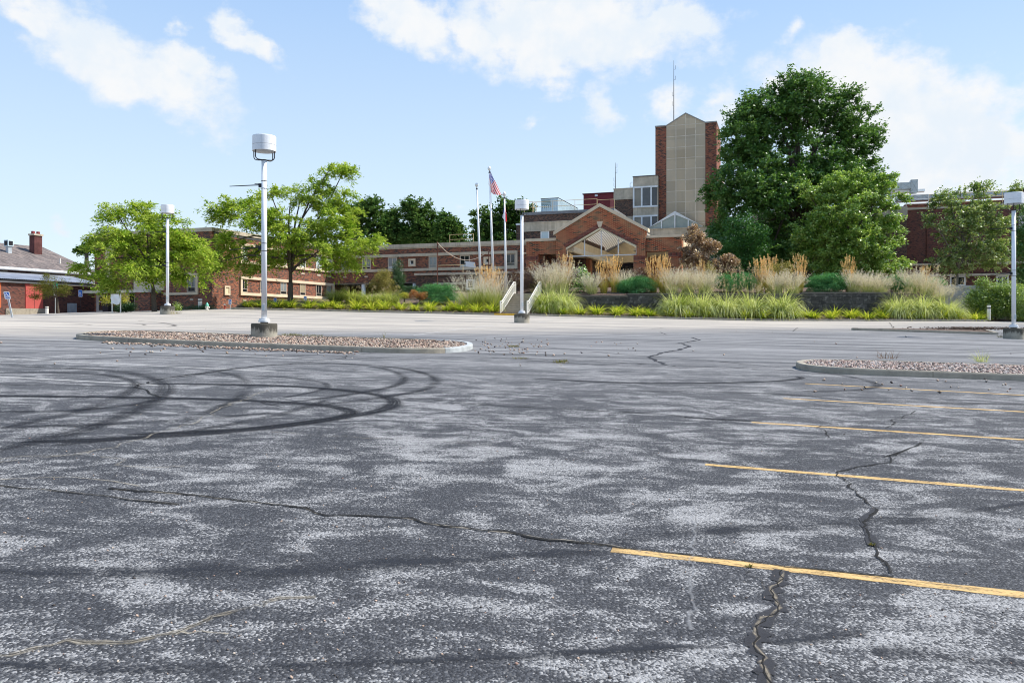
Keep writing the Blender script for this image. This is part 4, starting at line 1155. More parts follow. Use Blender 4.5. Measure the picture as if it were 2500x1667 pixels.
m = MB(); A0.box(m, A0.s_(13), A0.s_(112), .8, A0.at(60, 753)[1], .001, .12); m.build('concrete_plinth', CONC, t)
m = MB(); q, z = A0.at(170, 752); A0.box(m, q - .35, q + .35, z - .5, z + .45, .1, .5); m.build('meter_box', GALV, t)

t = thing('shingle_roof_hall', 'low hall with a brown shingle gable roof behind the brick annex', 'building', A1.P(0, 2))
ze = A1.at(110, 659)[1]; A2 = A1.back(7.5); zr = A2.at(110, 604)[1]; qe2 = A1.s_(236)
m = MB(); A1.box(m, qs, qe2, 1, ze - .1, -15, -.3); m.build('wall', m_plain('hall_wall', (.42, .36, .27), .8, .1, .5), t)
m = MB(); A1.box(m, A1.s_(25), A1.s_(80), zr1 - .2, ze - .25, -.298, -.25); m.build('wall_panel', m_plain('dark_red_panel', (.14, .05, .045), .8), t)
e0, e1, r0, r1 = A1.P(qs, ze, .4), A1.P(qe2, ze, .4), A2.P(qs, zr, 0), A2.P(qe2, zr, 0)
b0, b1 = A2.P(qs, ze, -7.9), A2.P(qe2, ze, -7.9)
m = MB(); m.prism([e0, e1, r1, r0], (0, 0, -.15)); m.prism([r0 + Vector((0, 0, .002)), r1 + Vector((0, 0, .002)), b1, b0], (0, 0, -.15)); m.build('roof', SHINGLE, t)
m = MB(); A1.box(m, qs, qe2, ze - .2, ze + .02, .402, .52); A1.box(m, qs, qe2, ze - .26, ze - .2, -.28, .42); m.build('gutter', m_plain('eave_white', (.62, .63, .63), .5), t)
A15 = A1.back(4.6)
zb_ = A15.at(84, 618)[1]; q0 = A15.s_(84); q1 = A15.s_(103); ztop = A15.at(90, 573)[1]
ch = MB(); A15.box(ch, q0, q1, zb_ - 1.6, ztop - .1, -.7, .0); chim = ch.build('chimney', m_plain('chimney_brick', (.13, .05, .045), .9, .35, 1.2), t)
c_ = MB(); A15.box(c_, q0 - .08, q1 + .08, ztop - .1, ztop + .08, -.78, .08); c_.build('cap', STONE_W, chim)
for q in (q0 + .15 * (q1 - q0), q1 - .2 * (q1 - q0)):
    p_ = A15.P(q, ztop + .08, -.35); MB().lathe(p_, [(.17, 0), (.17, .24), (.14, .28)], 12).build('chimney_pot', m_plain('pot_red', (.25, .05, .05)), chim)
A13 = A1.back(2.0)
vp = A13.P(A13.s_(147), A13.at(147, 642)[1] - .3); MB().lathe(vp, [(.07, 0), (.07, .75)], 10).build('vent_pipe', OFFW, t)
A14 = A1.back(4.0)
q0, z1 = A14.at(19.5, 585.5); q1, z0 = A14.at(33, 602)
tt = thing('rooftop_cooler', 'boxy silver cooling unit standing on the shingle roof at far left', 'roof unit', A14.P(q0, z0))
m = MB(); A14.box(m, q0, q1, z0, z1, -.55, 0); b = m.build('housing', PALEBLUE, tt)
m = MB()
A14.box(m, q0 + (q1 - q0) * .14, q0 + (q1 - q0) * .86, z0 + (z1 - z0) * .15, z0 + (z1 - z0) * .85, .001, .02); m.build('louvre', BLACK, b)
m = MB(); A14.box(m, q0 - .02, q0 - .001, z0 + (z1 - z0) * .15, z0 + (z1 - z0) * .85, -.47, -.08); m.build('louvre', BLACK, b)
m = MB(); A14.box(m, q0 + .1, q1 - .1, z0 - 1.0, z0 - .002, -.45, -.08); m.build('duct', GALV, tt)

# --- rear blocks behind the portico
FR = vface(1300, 86.0)
QE = FR.s_(1427)
t = thing('rear_brick_block', 'brown brick block with a wide stone parapet band behind the left of the portico', 'building', FR.P(FR.s_(1281), 4))
zt = FR.at(1330, 544)[1]; q0 = FR.s_(1282)
m = MB(); FR.box(m, q0, QE, 3, zt - .04, -10, 0); m.build('wall', BR_BROWN, t)
zz0 = FR.at(1330, 564.5)[1]
m = MB(); FR.box(m, q0 - .12, QE, zz0, zt, -.4, .12); FR.box(m, q0 - .16, QE, zt + .002, zt + .12, -.4, .18); m.build('stone_parapet', STONE_W, t)
band(FR, 1270, 1360, 691, 697, .15, t, STONE, 'stone_band')
window(FR, 1320, 1341, 563.5, 586, t, WHITE, GLASS_W, 0, 0, .12); window(FR, 1319.5, 1341.5, 628, 661, t, WHITE, GLASS_W, 0, .42, .12, lower=GLASS)
window(FR, 1411, 1424, 650, 672, t, WHITE, GLASS_W, 0, 0, .1)
mb = MB(); FR.box(mb, FR.s_(1255), q0 - .13, 4, FR.at(1266, 548)[1], -6, -.8); mb.build('side_wall', BR_BROWN, t)
mb = MB(); FR.box(mb, FR.s_(1254), q0 - .13, FR.at(1266, 548)[1] + .002, FR.at(1266, 545.5)[1] + .1, -6, -.75); mb.build('side_coping', WHITE, t)
FR2 = vface(1300, 93.0)
t = thing('upper_brick_storey', 'set-back upper storey of brown brick with grey roof edge, carrying the pale metal container', 'building', FR2.P(FR2.s_(1278), 10))
zt2 = FR2.at(1350, 518)[1]; q0 = FR2.s_(1277.5)
m = MB(); FR2.box(m, q0, FR2.s_(1438), 8, zt2 - .25, -11, 0); FR2.box(m, FR2.s_(1438) + .002, FR2.s_(1500), zt2 - 1.0, zt2 - .25, -7, -.003); m.build('wall', BR_BROWN, t)
m = MB(); FR2.box(m, q0 - .1, FR2.s_(1500), zt2 - .248, zt2 + .1, -7, .12); m.build('roof_edge', m_plain('roof_edge_grey', (.22, .22, .22), .7), t)
ROOF2 = zt2 + .1
# container
FK = FR2.back(2.0)
q0, q1 = FK.s_(1320.7), FK.s_(1363); zc1 = FK.at(1342, 485)[1]
t = thing('metal_container', 'pale blue ribbed metal container with a louvre, standing on the roof behind a yellow rail', 'container', FK.P(q0, ROOF2))
m = MB(); FK.box(m, q0, q1, ROOF2 - .05, zc1, -9.5, 0); bx = m.build('body', PALEBLUE, t)
m = MB()
for i in range(9):
    q = q0 + .1 + (q1 - q0 - .2) * i / 8; FK.box(m, q - .06, q + .06, ROOF2 + .1, zc1 - .12 if i > 4 else ROOF2 + 1.05, .001, .05)
sd = FK.side(q1)
for i in range(24): sd.box(m, .2 + i * .39, .34 + i * .39, ROOF2 + .1, zc1 - .12, .001, .05)
m.build('ribs', PALEBLUE, t)
m = MB()
for i in range(6): FK.box(m, q0 + .1, q0 + (q1 - q0) * .56, zc1 - .25 - i * .17, zc1 - .17 - i * .17, .002, .04)
m.build('louvre', m_plain('louvre_green', (.2, .3, .3), .5), t)
m = MB(); FK.box(m, q0 - .03, q1 + .03, zc1 + .002, zc1 + .06, -9.55, .05); m.build('roof_rim', BLACK, t)

def railing(name, label, pts, h, mat, posts=None, n=2, r=.026, parts=True, cat='railing'):
    t = thing(name, label, cat, pts[0])
    m = MB()
    for k in range(n):
        z = h * (k + 1) / n; m.tube([p + Vector((0, 0, z)) for p in pts], r, 6)
    m.build('rail', mat, t)
    for p in (posts or pts): MB().tube([p, p + Vector((0, 0, h))], r, 6).build('post', mat, t)
    return t
def facepts(f, xs, z, off=-.3): return [f.P(f.s_(x), z, off) for x in xs]
railing('roof_railing', 'yellow safety railing along the roof edge in front of the pale container', facepts(FR2, (1300, 1307, 1348, 1402, 1456), ROOF2), 1.25, YRAIL)
railing('roof_railing', 'small yellow ladder rail behind the drum of the middle lamp post', [FR2.P(FR2.s_(1276) , ROOF2, -.6), FR2.P(FR2.s_(1297), ROOF2, -.6), FR2.P(FR2.s_(1297), ROOF2, -2)], 1.35, YRAIL)
railing('roof_railing', 'yellow railing on the far wing roof left of the flagpoles', [FC.P(FC.s_(1086.5), ROOFZ, -1.2), FC.P(FC.s_(1145), ROOFZ, -1.2)], 1.05, YRAIL)
railing('roof_railing', 'yellow railing on the low block roof by the rusty post', [FL.P(FL.s_(1064.5), FL.at(1095, 665)[1], -.3), FL.P(FL.s_(1127.5), FL.at(1095, 665)[1], -.3)], .75, YRAIL, n=1)
railing('roof_railing', 'yellow railing in front of the dark red shed', facepts(FR2.back(6), (1458, 1500), ROOF2, 0) , 2.0, YRAIL)

# red shed
FS = vface(1424, 104)
q0, q1 = FS.s_(1424.5), FS.s_(1502); zt = FS.at(1460, 473.5)[1]
t = thing('red_metal_shed', 'dark red ribbed metal plant room on the roof beside the brick block', 'shed', FS.P(q0, 16))
m = MB(); FS.box(m, q0, q1, 12, zt, -8, 0); b = m.build('cladding', REDMETAL, t)
m = MB()
for i in range(26): FS.box(m, q0 + .05 + i * .16, q0 + .09 + i * .16, 12, zt - .1, .001, .03)
m.build('ribs', REDMETAL, t)
m = MB(); FS.box(m, q0 - .12, q1, zt + .002, zt + .12, -8, .15); m.build('roof_edge', m_plain('shed_edge', (.1, .015, .02), .5), t)
band(FS, 1490, 1499.5, 487, 525, .05, t, m_plain('faded_red', (.42, .12, .11), .6), 'door')
m = MB(); p_ = FS.P(FS.s_(1456), FS.at(1456, 478)[1], .1); m.cbox(p_, .35, .2, .25); m.build('flood_light', WHITE, t)

FX = vface(1500, 102)
t = thing('brown_brick_block', 'brown brick block with stone parapet between the red shed and the window bay', 'building', FX.P(FX.s_(1500), 8))
q0, q1 = FX.s_(1500), FX.s_(1560); zt = FX.at(1523, 462)[1]
m = MB(); FX.box(m, q0, q1, 6, zt - .05, -8, 0); m.build('wall', BR_BROWN, t)
zb_ = FX.at(1523, 487.5)[1]; m = MB(); FX.box(m, q0 - .08, q1, zb_, zt, -.4, .1); FX.box(m, q0 - .12, q1, zt + .002, zt + .12, -.4, .15); m.build('stone_parapet', STONE_W, t)
band(FX, 1500, 1547, 529, 549, .1, t, STONE_W, 'stone_band')
m = MB(); p0 = FX.P(FX.s_(1533), zt, -1.5); p1 = FX.P(FX.s_(1550), zt, -1.5)
m.tube([p0, p0 + Vector((0, 0, .9)), p0 + Vector((.15, 0, 1.1)), p1 + Vector((0, 0, 1.1))], .03, 6); m.tube([p0 + Vector((0, 0, .55)), p1 + Vector((0, 0, .55))], .03, 6); m.build('roof_rail', WHITE, t)

FY = vface(1545, 100.5)
t = thing('window_bay_block', 'pale stone bay with rows of wide windows left of the tower', 'building', FY.P(FY.s_(1545), 8))
q0, q1 = FY.s_(1545.5), FY.s_(1606); zt = FY.at(1570, 431.5)[1]
m = MB(); FY.box(m, q0, q1, 5, zt, -8, 0); m.build('wall', STONE_W, t)
m = MB(); FY.box(m, q0 - .05, q1, zt + .002, zt + .12, -8, .06); m.build('roof_edge', m_plain('dark_coping', (.12, .11, .1), .8), t)
for y0, y1 in ((459, 503), (530, 574)):
    z1, z0 = FY.at(1570, y0)[1], FY.at(1570, y1)[1]; qs_ = [q0 + .1, FY.s_(1567), FY.s_(1590), q1]
    fr = MB(); FY.box(fr, q0, q1, z1, z1 + .2, 0, .14); FY.box(fr, q0, q1, z0 - .2, z0, 0, .14)
    for q in qs_[:3]: FY.box(fr, q - .1, q + .1, z0 + .002, z1 - .002, .002, .12)
    wn = fr.build('window', WHITE, t)
    for i, gl in enumerate((GLASS_C, GLASS_B, GLASS)):
        m = MB(); FY.box(m, qs_[i] + .102, qs_[i + 1] - .102, z0, z1, .002, .03); m.build('pane', [m_glass('bay_pane_tan', (.15, .13, .1), .1), m_glass('bay_pane_grey', (.075, .075, .078), .08), m_glass('bay_pane_dark', (.04, .04, .042))][i], wn)

# tower
FT = vface(1675, 99.0)
t = thing('brick_tower', 'tall brick tower with a pale stone panel face and pointed top', 'tower', FT.P(FT.s_(1600), 5))
xs_ = [FT.s_(x) for x in (1600, 1627, 1722, 1749.5)]; zl = FT.at(1613, 307)[1]; za_ = FT.at(1674.5, 278)[1]; zsh = FT.at(1627, 308)[1]
zmid = (FT.at(1627, 309)[1] + FT.at(1722, 301)[1]) / 2; qm = (xs_[1] + xs_[2]) / 2
m = MB(); FT.box(m, xs_[0], xs_[1], 4, zmid, -6.5, 0); FT.box(m, xs_[2], xs_[3], 4, zmid, -6.5, 0); m.build('brick_pier', BR_TOWER, t)
m = MB(); m.prism([FT.P(xs_[1] + .002, 4, .05), FT.P(xs_[2] - .002, 4, .05), FT.P(xs_[2] - .002, zmid + .02, .05), FT.P(qm, za_, .05), FT.P(xs_[1] + .002, zmid + .02, .05)], Vector((FT.n.x, FT.n.y, 0)) * -6.3); m.build('stone_face', TSTONE, t)
m = MB()
for i in (1, 2, 3):
    q = xs_[1] + (xs_[2] - xs_[1]) * i / 4; zt_ = za_ - .1 if i == 2 else (za_ + zmid) / 2; FT.box(m, q - .04, q + .04, 6, zt_, .051, .075)
k = 0; z = zmid
while z > 8:
    FT.box(m, xs_[1] + .02, xs_[2] - .02, z - .032, z + .032, .0512, .066); z -= (zmid - 9.0) / 12.5
m.build('panel_joints', m_plain('joint_pale', (.72, .63, .5), .9), t)
m = MB()
for a, b in ((xs_[0] - .05, xs_[1]), (xs_[2], xs_[3] + .05)): FT.box(m, a, b, zmid + .002, zmid + .16, -6.5, .08)
for a, b in ((FT.P(xs_[1], zmid + .02), FT.P(qm, za_)), (FT.P(qm, za_), FT.P(xs_[2], zmid + .02))):
    m.prism([a + Vector((FT.n.x, FT.n.y, 0)) * .12, b + Vector((FT.n.x, FT.n.y, 0)) * .12, b + Vector((FT.n.x * .12, FT.n.y * .12, .13)), a + Vector((FT.n.x * .12, FT.n.y * .12, .13))], Vector((FT.n.x, FT.n.y, 0)) * -6.5)
m.build('coping', m_plain('coping_grey', (.34, .33, .31), .6), t)
m = MB(); sd = FT.side(xs_[3]); sd.box(m, 3.0, 6.4, 4, FT.at(1760, 423)[1], .002, .5); m.build('side_pier', STONE, t)
def antenna(label, base, h, cat='antenna'):
    t = thing('roof_antenna', label, cat, base)
    m = MB(); m.tube([base, base + Vector((0, 0, h * .55)), base + Vector((0, 0, h))], [.06, .045, .02], 6); m.build('mast', m_plain('mast_grey', (.12, .11, .11), .6), t)
    m = MB()
    for f in (.3, .45, .7, .86): m.tube([base + Vector((0, 0, h * f)), base + Vector((.22 if f > .5 else -.2, 0, h * f)), base + Vector((.22 if f > .5 else -.2, 0, h * f + .5))], .02, 5)
    m.build('aerial', m_plain('aerial_grey', (.15, .14, .14), .6), t)
FT2 = FT.back(1.5)
antenna('tall thin antenna mast on the tower roof', FT2.P(FT2.s_(1645), zmid + .5), FT2.at(1645, 148)[1] - zmid - .5)
antenna('thin antenna mast standing behind the dark red shed', FS.P(FS.s_(1491), FS.at(1491, 472)[1], -3), 4.6)

# glass gable skylight and its stone wall
FG = vface(1646, 96.0)
t = thing('entrance_skylight', 'white framed triangular glass skylight over a stained stone wall below the tower', 'skylight', FG.P(FG.s_(1646), 6))
ql, qr = FG.s_(1577), FG.s_(1719); qm = (ql + qr) / 2; zb_ = FG.at(1646, 557)[1]; za_ = FG.at(1646, 515)[1]
m = MB(); FG.box(m, ql - .6, qr + 2, 4, zb_ - .062, -2.5, 0); FG.box(m, ql - .6, qr + 2, zb_ - .06, zb_ + .02, -2.5, .08); m.build('stone_wall', STONE_W, t)
N3 = Vector((FG.n.x, FG.n.y, 0))
m = MB(); m.prism([FG.P(ql, zb_ + .03, -.3), FG.P(qr, zb_ + .03, -.3), FG.P(qm, za_ - .1, -.3)], N3 * -2); gl = m.build('glazing', GLASS_G, t)
m = MB()
for a, b in ((ql, qm), (qr, qm)):
    A, B = FG.P(a, zb_ + .03, -.2), FG.P(qm, za_, -.2)
    m.prism([A, B, B - Vector((0, 0, .42)), A + (B - A).normalized() * .75 - Vector((0, 0, .0))], N3 * -2.1)
for f in (.27, .5, .73):
    q = ql + (qr - ql) * f; zt_ = zb_ + (za_ - zb_) * (1 - abs(f - .5) * 2) - .2; FG.box(m, q - .07, q + .07, zb_ + .03, zt_, -.299, -.16)
m.build('frame', WHITE, t)

def m_translucent(name, c, f):
    m, tt, out = newmat(name)
    d = tt.new('ShaderNodeBsdfDiffuse'); d.inputs[0].default_value = C4(c); tr = tt.new('ShaderNodeBsdfTranslucent'); tr.inputs[0].default_value = C4(c)
    mx = tt.new('ShaderNodeMixShader'); mx.inputs[0].default_value = f; tt.l.new(d.outputs[0], mx.inputs[1]); tt.l.new(tr.outputs[0], mx.inputs[2]); tt.l.new(mx.outputs[0], out.inputs[0]); return m
CANOPY = m_translucent('translucent_canopy_sheet', (.9, .84, .72), .78)  # translucency added so sun through the roof brightens the canopy interior
# --- entrance portico
FP = vface(1466, 75.0)
NP_ = Vector((FP.n.x, FP.n.y, 0))
t = thing('entrance_portico', 'orange-red brick entrance portico with a gabled opening, cream soffits and white truss', 'portico', FP.P(FP.s_(1466), 4.2))
qL, qR = FP.s_(1357.5), FP.s_(1575.5); qc = (qL + qR) / 2
z_e = (FP.at(1357.5, 570)[1] + FP.at(1575.5, 563)[1]) / 2; z_a = FP.at(1462, 505)[1]
il, ir = FP.s_(1388), FP.s_(1546.5); zsp = (FP.at(1382, 604)[1] + FP.at(1547, 598)[1]) / 2; zap = FP.at(1465, 554)[1]; zbot = 2.6
zlin = FP.at(1466, 625)[1]; isl, isr = il - .28, ir + .0
pts = [(qL, zbot), (il, zbot), (il, zlin - .0), (isl, zlin), (isl, zsp), (qc, zap), (isr + .28, zsp), (isr + .28, zlin), (ir, zlin), (ir, zbot), (qR, zbot), (qR, z_e), (qc, z_a), (qL, z_e)]
isr = ir + .28
m = MB(); m.prism([FP.P(q, z) for q, z in pts], NP_ * -.9); m.build('gable_wall', BR_PORT, t)
# coping
m = MB(); cw = .34
for a, b in ((FP.P(qL - .25, z_e - .14, .1), FP.P(qc, z_a + .0, .1)), (FP.P(qR + .25, z_e - .14, .1), FP.P(qc, z_a + .0, .1))):
    m.prism([a, b, b + Vector((0, 0, cw)), a + Vector((0, 0, cw))], NP_ * -1.1)
m.build('gable_coping', STONE_C, t)
# soldier course following the opening, keystone
m = MB()
for s0 in (isl - .02, isr + .02):
    A, B = FP.P(s0, zsp, .012), FP.P(qc, zap, .012); dv = (B - A).normalized()
    up = Vector((0, 0, 1)); nn = (up - dv * up.dot(dv)).normalized() * .36
    m.prism([A, B - dv * .12, B - dv * .12 + nn, A + nn - dv * .1], NP_ * -.1)
m.build('soldier_course', BR_SOLD, t)
m = MB(); m.prism([FP.P(qc - .14, zap - .02, .03), FP.P(qc + .14, zap - .02, .03), FP.P(qc + .3, zap + .52, .03), FP.P(qc - .3, zap + .52, .03)], NP_ * -.12); m.build('keystone', STONE_C, t)
for a, b in ((qL, il), (ir, qR)):
    m = MB(); FP.box(m, a + .01, b - .01, zlin - .5, zlin - .1, .002, .012); m.build('soldier_band', BR_SOLD, t)
# white truss
m = MB(); TT = .06
def bar(q0, z0, q1, z1, w=TT, o=-.35):
    m.tube([FP.P(q0, z0, o), FP.P(q1, z1, o)], w, 6)
bar(isl, zlin + .06, isr, zlin + .06); bar(isl + .05, zlin, isl + .05, zsp); bar(isr - .05, zlin, isr - .05, zsp)
for f in (.26, .5, .74):
    q = isl + (isr - isl) * f; bar(q, zlin + .06, q, zsp + (zap - zsp) * (1 - abs(f - .5) * 2))
bar(isl, zsp - .05, qc, zap - .1, .08); bar(isr, zsp - .05, qc, zap - .1, .08)
m.build('truss', WHITE, t)
m = MB()
for s0 in (isl, isr):
    A, B = FP.P(s0, zsp - .06, -.02), FP.P(qc, zap - .06, -.02); m.prism([A, B, B - Vector((0, 0, .2)), A - Vector((0, 0, .2))], NP_ * -.6)
m.build('opening_trim', CREAM, t)
# canopy roof running back, ribbed underside
LN = 22.0
m = MB(); bk = -NP_ * LN; o0 = -NP_ * .91
zE, zR = z_e - .22, z_a - .15
PL, PR, PA = FP.P(qL, zE) + o0, FP.P(qR, zE) + o0, FP.P(qc, zR) + o0
m2 = MB(); st_ = LN / 60
for i in range(60):
    for a in (PL, PR):
        up_ = Vector((0, 0, .1 if i % 2 else .02)); A_, B_ = a - NP_ * st_ * i + up_, PA - NP_ * st_ * i + up_
        (m if i % 2 else m2).poly([A_, B_, B_ - NP_ * st_, A_ - NP_ * st_])
        m.poly([A_ , B_, B_ + Vector((0, 0, -.08 if i % 2 else .08)), A_ + Vector((0, 0, -.08 if i % 2 else .08))])
m.build('canopy_roof', m_plain('deck_grey', (.6, .585, .54), .6), t)
m2.build('translucent_strips', CANOPY, t)  # light-passing strips, added to brighten the underside
# side panels, white fascia band, soffits
zP1, zP0, zF0 = zE - .1, zE - .95, zE - 1.44
for q, sg, nm in ((il - .1, 1, 'l'), (ir + .1, -1, 'r')):
    m = MB()
    for i in range(18):
        a = FP.P(q, zP0, -.95 - i * 1.22); m.box(a, NP_ * -1.15, Vector((FP.d.x, FP.d.y, 0)) * -.1 * sg, Vector((0, 0, zP1 - zP0)))
    m.build('side_panels', TANPANEL, t)
    m = MB()
    for i in range(18):
        a = FP.P(q + .25 * sg, zF0, -1.4 - i * 1.22); m.box(a, NP_ * -1.195, Vector((FP.d.x, FP.d.y, 0)) * -.24 * sg, Vector((0, 0, zP0 - zF0 - .01)))
    m.build('white_fascia', CREAM_L, t)
zS = zF0 + .0
m = MB(); FP.box(m, qL - 4.0, il + .2, zS - .14, zS - .002, -LN, -.92); FP.box(m, ir - .2, qR + 4.4, zS - .14, zS - .002, -LN, -.92); m.build('soffit', CREAM, t)
m = MB(); FP.box(m, FP.s_(1515), ir + .2, zS - .004, zS + 1.0, -14.5, -14); m.build('cross_beam', CREAM, t)
m = MB(); m.prism([FP.P(qL, zS + .3, -LN), FP.P(qR, zS + .3, -LN), FP.P(qR, zE, -LN), FP.P(qc, zR, -LN), FP.P(qL, zE, -LN)], -NP_ * .4); m.build('end_wall', CREAM, t)
m = MB(); FP.box(m, qL - 6, qR + 12, 2.5, 4.82, -LN + 2, -3); tag(m.build('bounce_driveway', CONC_PALE), kind='structure')  # pale slab added to bounce light up under the canopy
m = MB(); FP.box(m, il - 3, ir + 3, 2.5, zS - .15, -LN - 1, -LN - .5); m.build('end_glazing', GLASS, t)
for q, o in ((il - .5, -10), (il + 4.5, -LN + 1), (il - .5, -LN + 1), (ir + .5, -LN + 1), (ir + .4, -10)):
    m = MB(); FP.box(m, q - .5, q + .5, 2.5, zS - .145, o, o + 1.0); m.build('column', BR_PORT, t)
# side walkways: brick beams and piers
for x0, x1, p0, p1, ycap0, ycap1, ybm, off, nm in ((1281, 1357.5, 1281, 1310.5, 581, 588, 620, -.5, 'l'), (1576, 1663, 1629.5, 1662.5, 573, 579, 612.5, -.35, 'r')):
    a, b = FP.s_(x0) , FP.s_(x1); xm = (x0 + x1) / 2
    zc1, zc0, zb_ = FP.at(xm, ycap0)[1], FP.at(xm, ycap1)[1], FP.at(xm, ybm)[1]
    if nm == 'l': b -= .002
    else: a += .002
    m = MB(); FP.box(m, a, b, zb_, zc0, off - .8, off); m.build('side_beam', BR_PORT, t)
    m = MB(); FP.box(m, a - (.08 if nm == 'l' else 0), b + (.08 if nm == 'r' else 0), zc0 + .002, zc1, off - .9, off + .1); m.build('side_coping', STONE_C, t)
    pa, pb = FP.s_(p0), FP.s_(p1)
    if nm == 'r': pb = b
    m = MB(); FP.box(m, pa, pb, 2.6, zb_ - .002, off - .9, off); m.build('pier', BR_PORT, t)
    m = MB(); FP.box(m, pa + .01, pb - .01, zb_ - .55, zb_ - .15, off + .001, off + .012); m.build('soldier_band', BR_SOLD, t)
    m = MB(); FP.box(m, min(a, pa), max(b, pb), zS + .3, zc1 - .1, -LN + 3, off - .91); m.build('walkway_roof', CREAM_L, t)
    if nm == 'r':
        m = MB(); FP.box(m, pb - .3, pb + .06, zS - .35, zc1 - .02, -16, off - .92); m.build('side_fascia', STONE_C, t)
        m = MB(); FP.box(m, pb - .5, pb + .0, 2.5, zS - .36, -9, -8); m.build('pier', BR_PORT, t)
        m = MB(); FP.box(m, pb - .5, pb, 2.5, zS - .36, -16, -15); m.build('pier', BR_PORT, t)
        m = MB(); FP.box(m, FP.s_(1576), pb - .6, zS - 2.2, zS - .16, -18.4, -18); m.build('back_wall', CREAM, t)
# concrete ramp wall to the right
FQ = vface(1810, 80)
t = thing('ramp_wall', 'pale concrete ramp wall standing between the copper tree and the big oak', 'wall', FQ.P(FQ.s_(1790), 4))
m = MB(); m.prism([FQ.P(FQ.s_(1786), FQ.at(1800, 655)[1]), FQ.P(FQ.s_(1800), FQ.at(1800, 660)[1]), FQ.P(FQ.s_(1823), FQ.at(1820, 673)[1]), FQ.P(FQ.s_(1824), FQ.at(1820, 640)[1]), FQ.P(FQ.s_(1790), FQ.at(1800, 632)[1])], Vector((FQ.n.x, FQ.n.y, 0)) * -2); m.build('slab', CONC_PALE, t)
m = MB(); FQ.box(m, FQ.s_(1796), FQ.s_(1798), 4, FQ.at(1797, 634)[1], .002, .1); FQ.box(m, FQ.s_(1824) + .01, FQ.s_(1850), 3.5, FQ.at(1830, 655)[1], -1, -.2); m.build('pilaster', STONE, t)

# --- right wing
FE = vface(2190, 93.0)
t = thing('right_brick_wing', 'tall dark red brick wing with stone ledges behind the trees at far right', 'building', FE.P(FE.s_(1950), 4))
zt = FE.at(2330, 490)[1]; q1 = FE.s_(2213); zt1 = FE.at(2190, 508)[1]; q2 = FE.s_(1835); q9 = FE.s_(2760)
m = MB(); FE.box(m, q1, q9, 2, zt1 - .3, -12, 0); m.build('wall', BR_GAR, t)
m = MB(); FE.box(m, q1 + .3, q9, zt1 - .302, zt, -12, -3.0); FE.box(m, q1 + .2, q9, zt + .002, zt + .2, -12, -2.9); m.build('upper_wall', BR_GAR, t)
m = MB(); FE.box(m, q2, q1 - .002, 2, zt1 - .9, -4, .35); m.build('side_bay', BR_BROWN, t)
m = MB(); FE.box(m, FE.s_(1690), q2 - .002, 2, FE.at(1780, 632)[1], -4, .3); m.build('low_wall', BR_BROWN, t)
m = MB(); FE.box(m, q2, q1 + .05, zt1 - .898, zt1 + .1, -4, .45); FE.box(m, q2, q1 + .1, zt1 - 1.15, zt1 - .9, -1, .55); m.build('stone_parapet', STONE_W, t)
m = MB(); FE.box(m, q1 + .1, q9, zt1 - .298, zt1 - .05, -3.0, .12); m.build('roof_edge', STONE_W, t)
for y0, y1 in ((644, 649), (671, 675.5)):
    zz = FE.at(2250, y0)[1]; m = MB(); FE.box(m, FE.s_(2150), q9, zz - .24, zz, .352, .5); FE.box(m, q1 + .002, q9, zz - .238, zz - .002, .002, .351); m.build('stone_ledge', STONE, t)
window(FE, 2319, 2357, 674, 698, t, WHITE, GLASS, 1, 0, .14, out=.12); window(FE, 2432, 2462, 673, 697, t, WHITE, GLASS, 1, 0, .14, out=.12)
window(FE, 2148, 2170, 600, 640, t, WFRAME, GLASS_W, 1, 0, .14, out=.42); window(FE, 1985, 2030, 645, 672, t, WHITE, GLASS_B, 1, 0, .14, out=.42)
m = MB(); FE.box(m, FE.s_(2262), FE.s_(2262) + .08, 8, zt1 - .5, .002, .1); m.build('downpipe', RUST, t)
m = MB(); q, z = FE.at(2230, 512); FE.box(m, q - .3, q + .3, z - .1, z + .2, -2.99, -2.6); m.build('wall_lamp', WHITE, t)
m = MB(); FE.box(m, FE.s_(2486), FE.s_(2520), FE.at(2490, 472)[1], FE.at(2490, 457)[1], -3, -1); m.build('roof_box', DARK, t)
m = MB(); m.prism([FE.P(FE.s_(2486), FE.at(2490, 560)[1], .3), FE.P(FE.s_(2540), FE.at(2490, 580)[1], .3), FE.P(FE.s_(2540), FE.at(2490, 470)[1], .3), FE.P(FE.s_(2486), FE.at(2490, 528)[1], .3)], NP_ * -.28); m.build('stair_wall', CONC_PALE, t)
railing('roof_railing', 'white railing on the roof edge of the right wing', [FE.P(FE.s_(x), zt1 - .05, -.3) for x in (2213, 2268)], 1.55, WHITE, n=3, r=.04)
railing('roof_railing', 'long yellow railing on the roof edge of the right wing behind the thin tree', [FE.P(FE.s_(x), zt1 - .05, -.5) for x in (2270, 2330, 2390, 2450, 2500)], 1.55, YRAIL, n=3, r=.032)
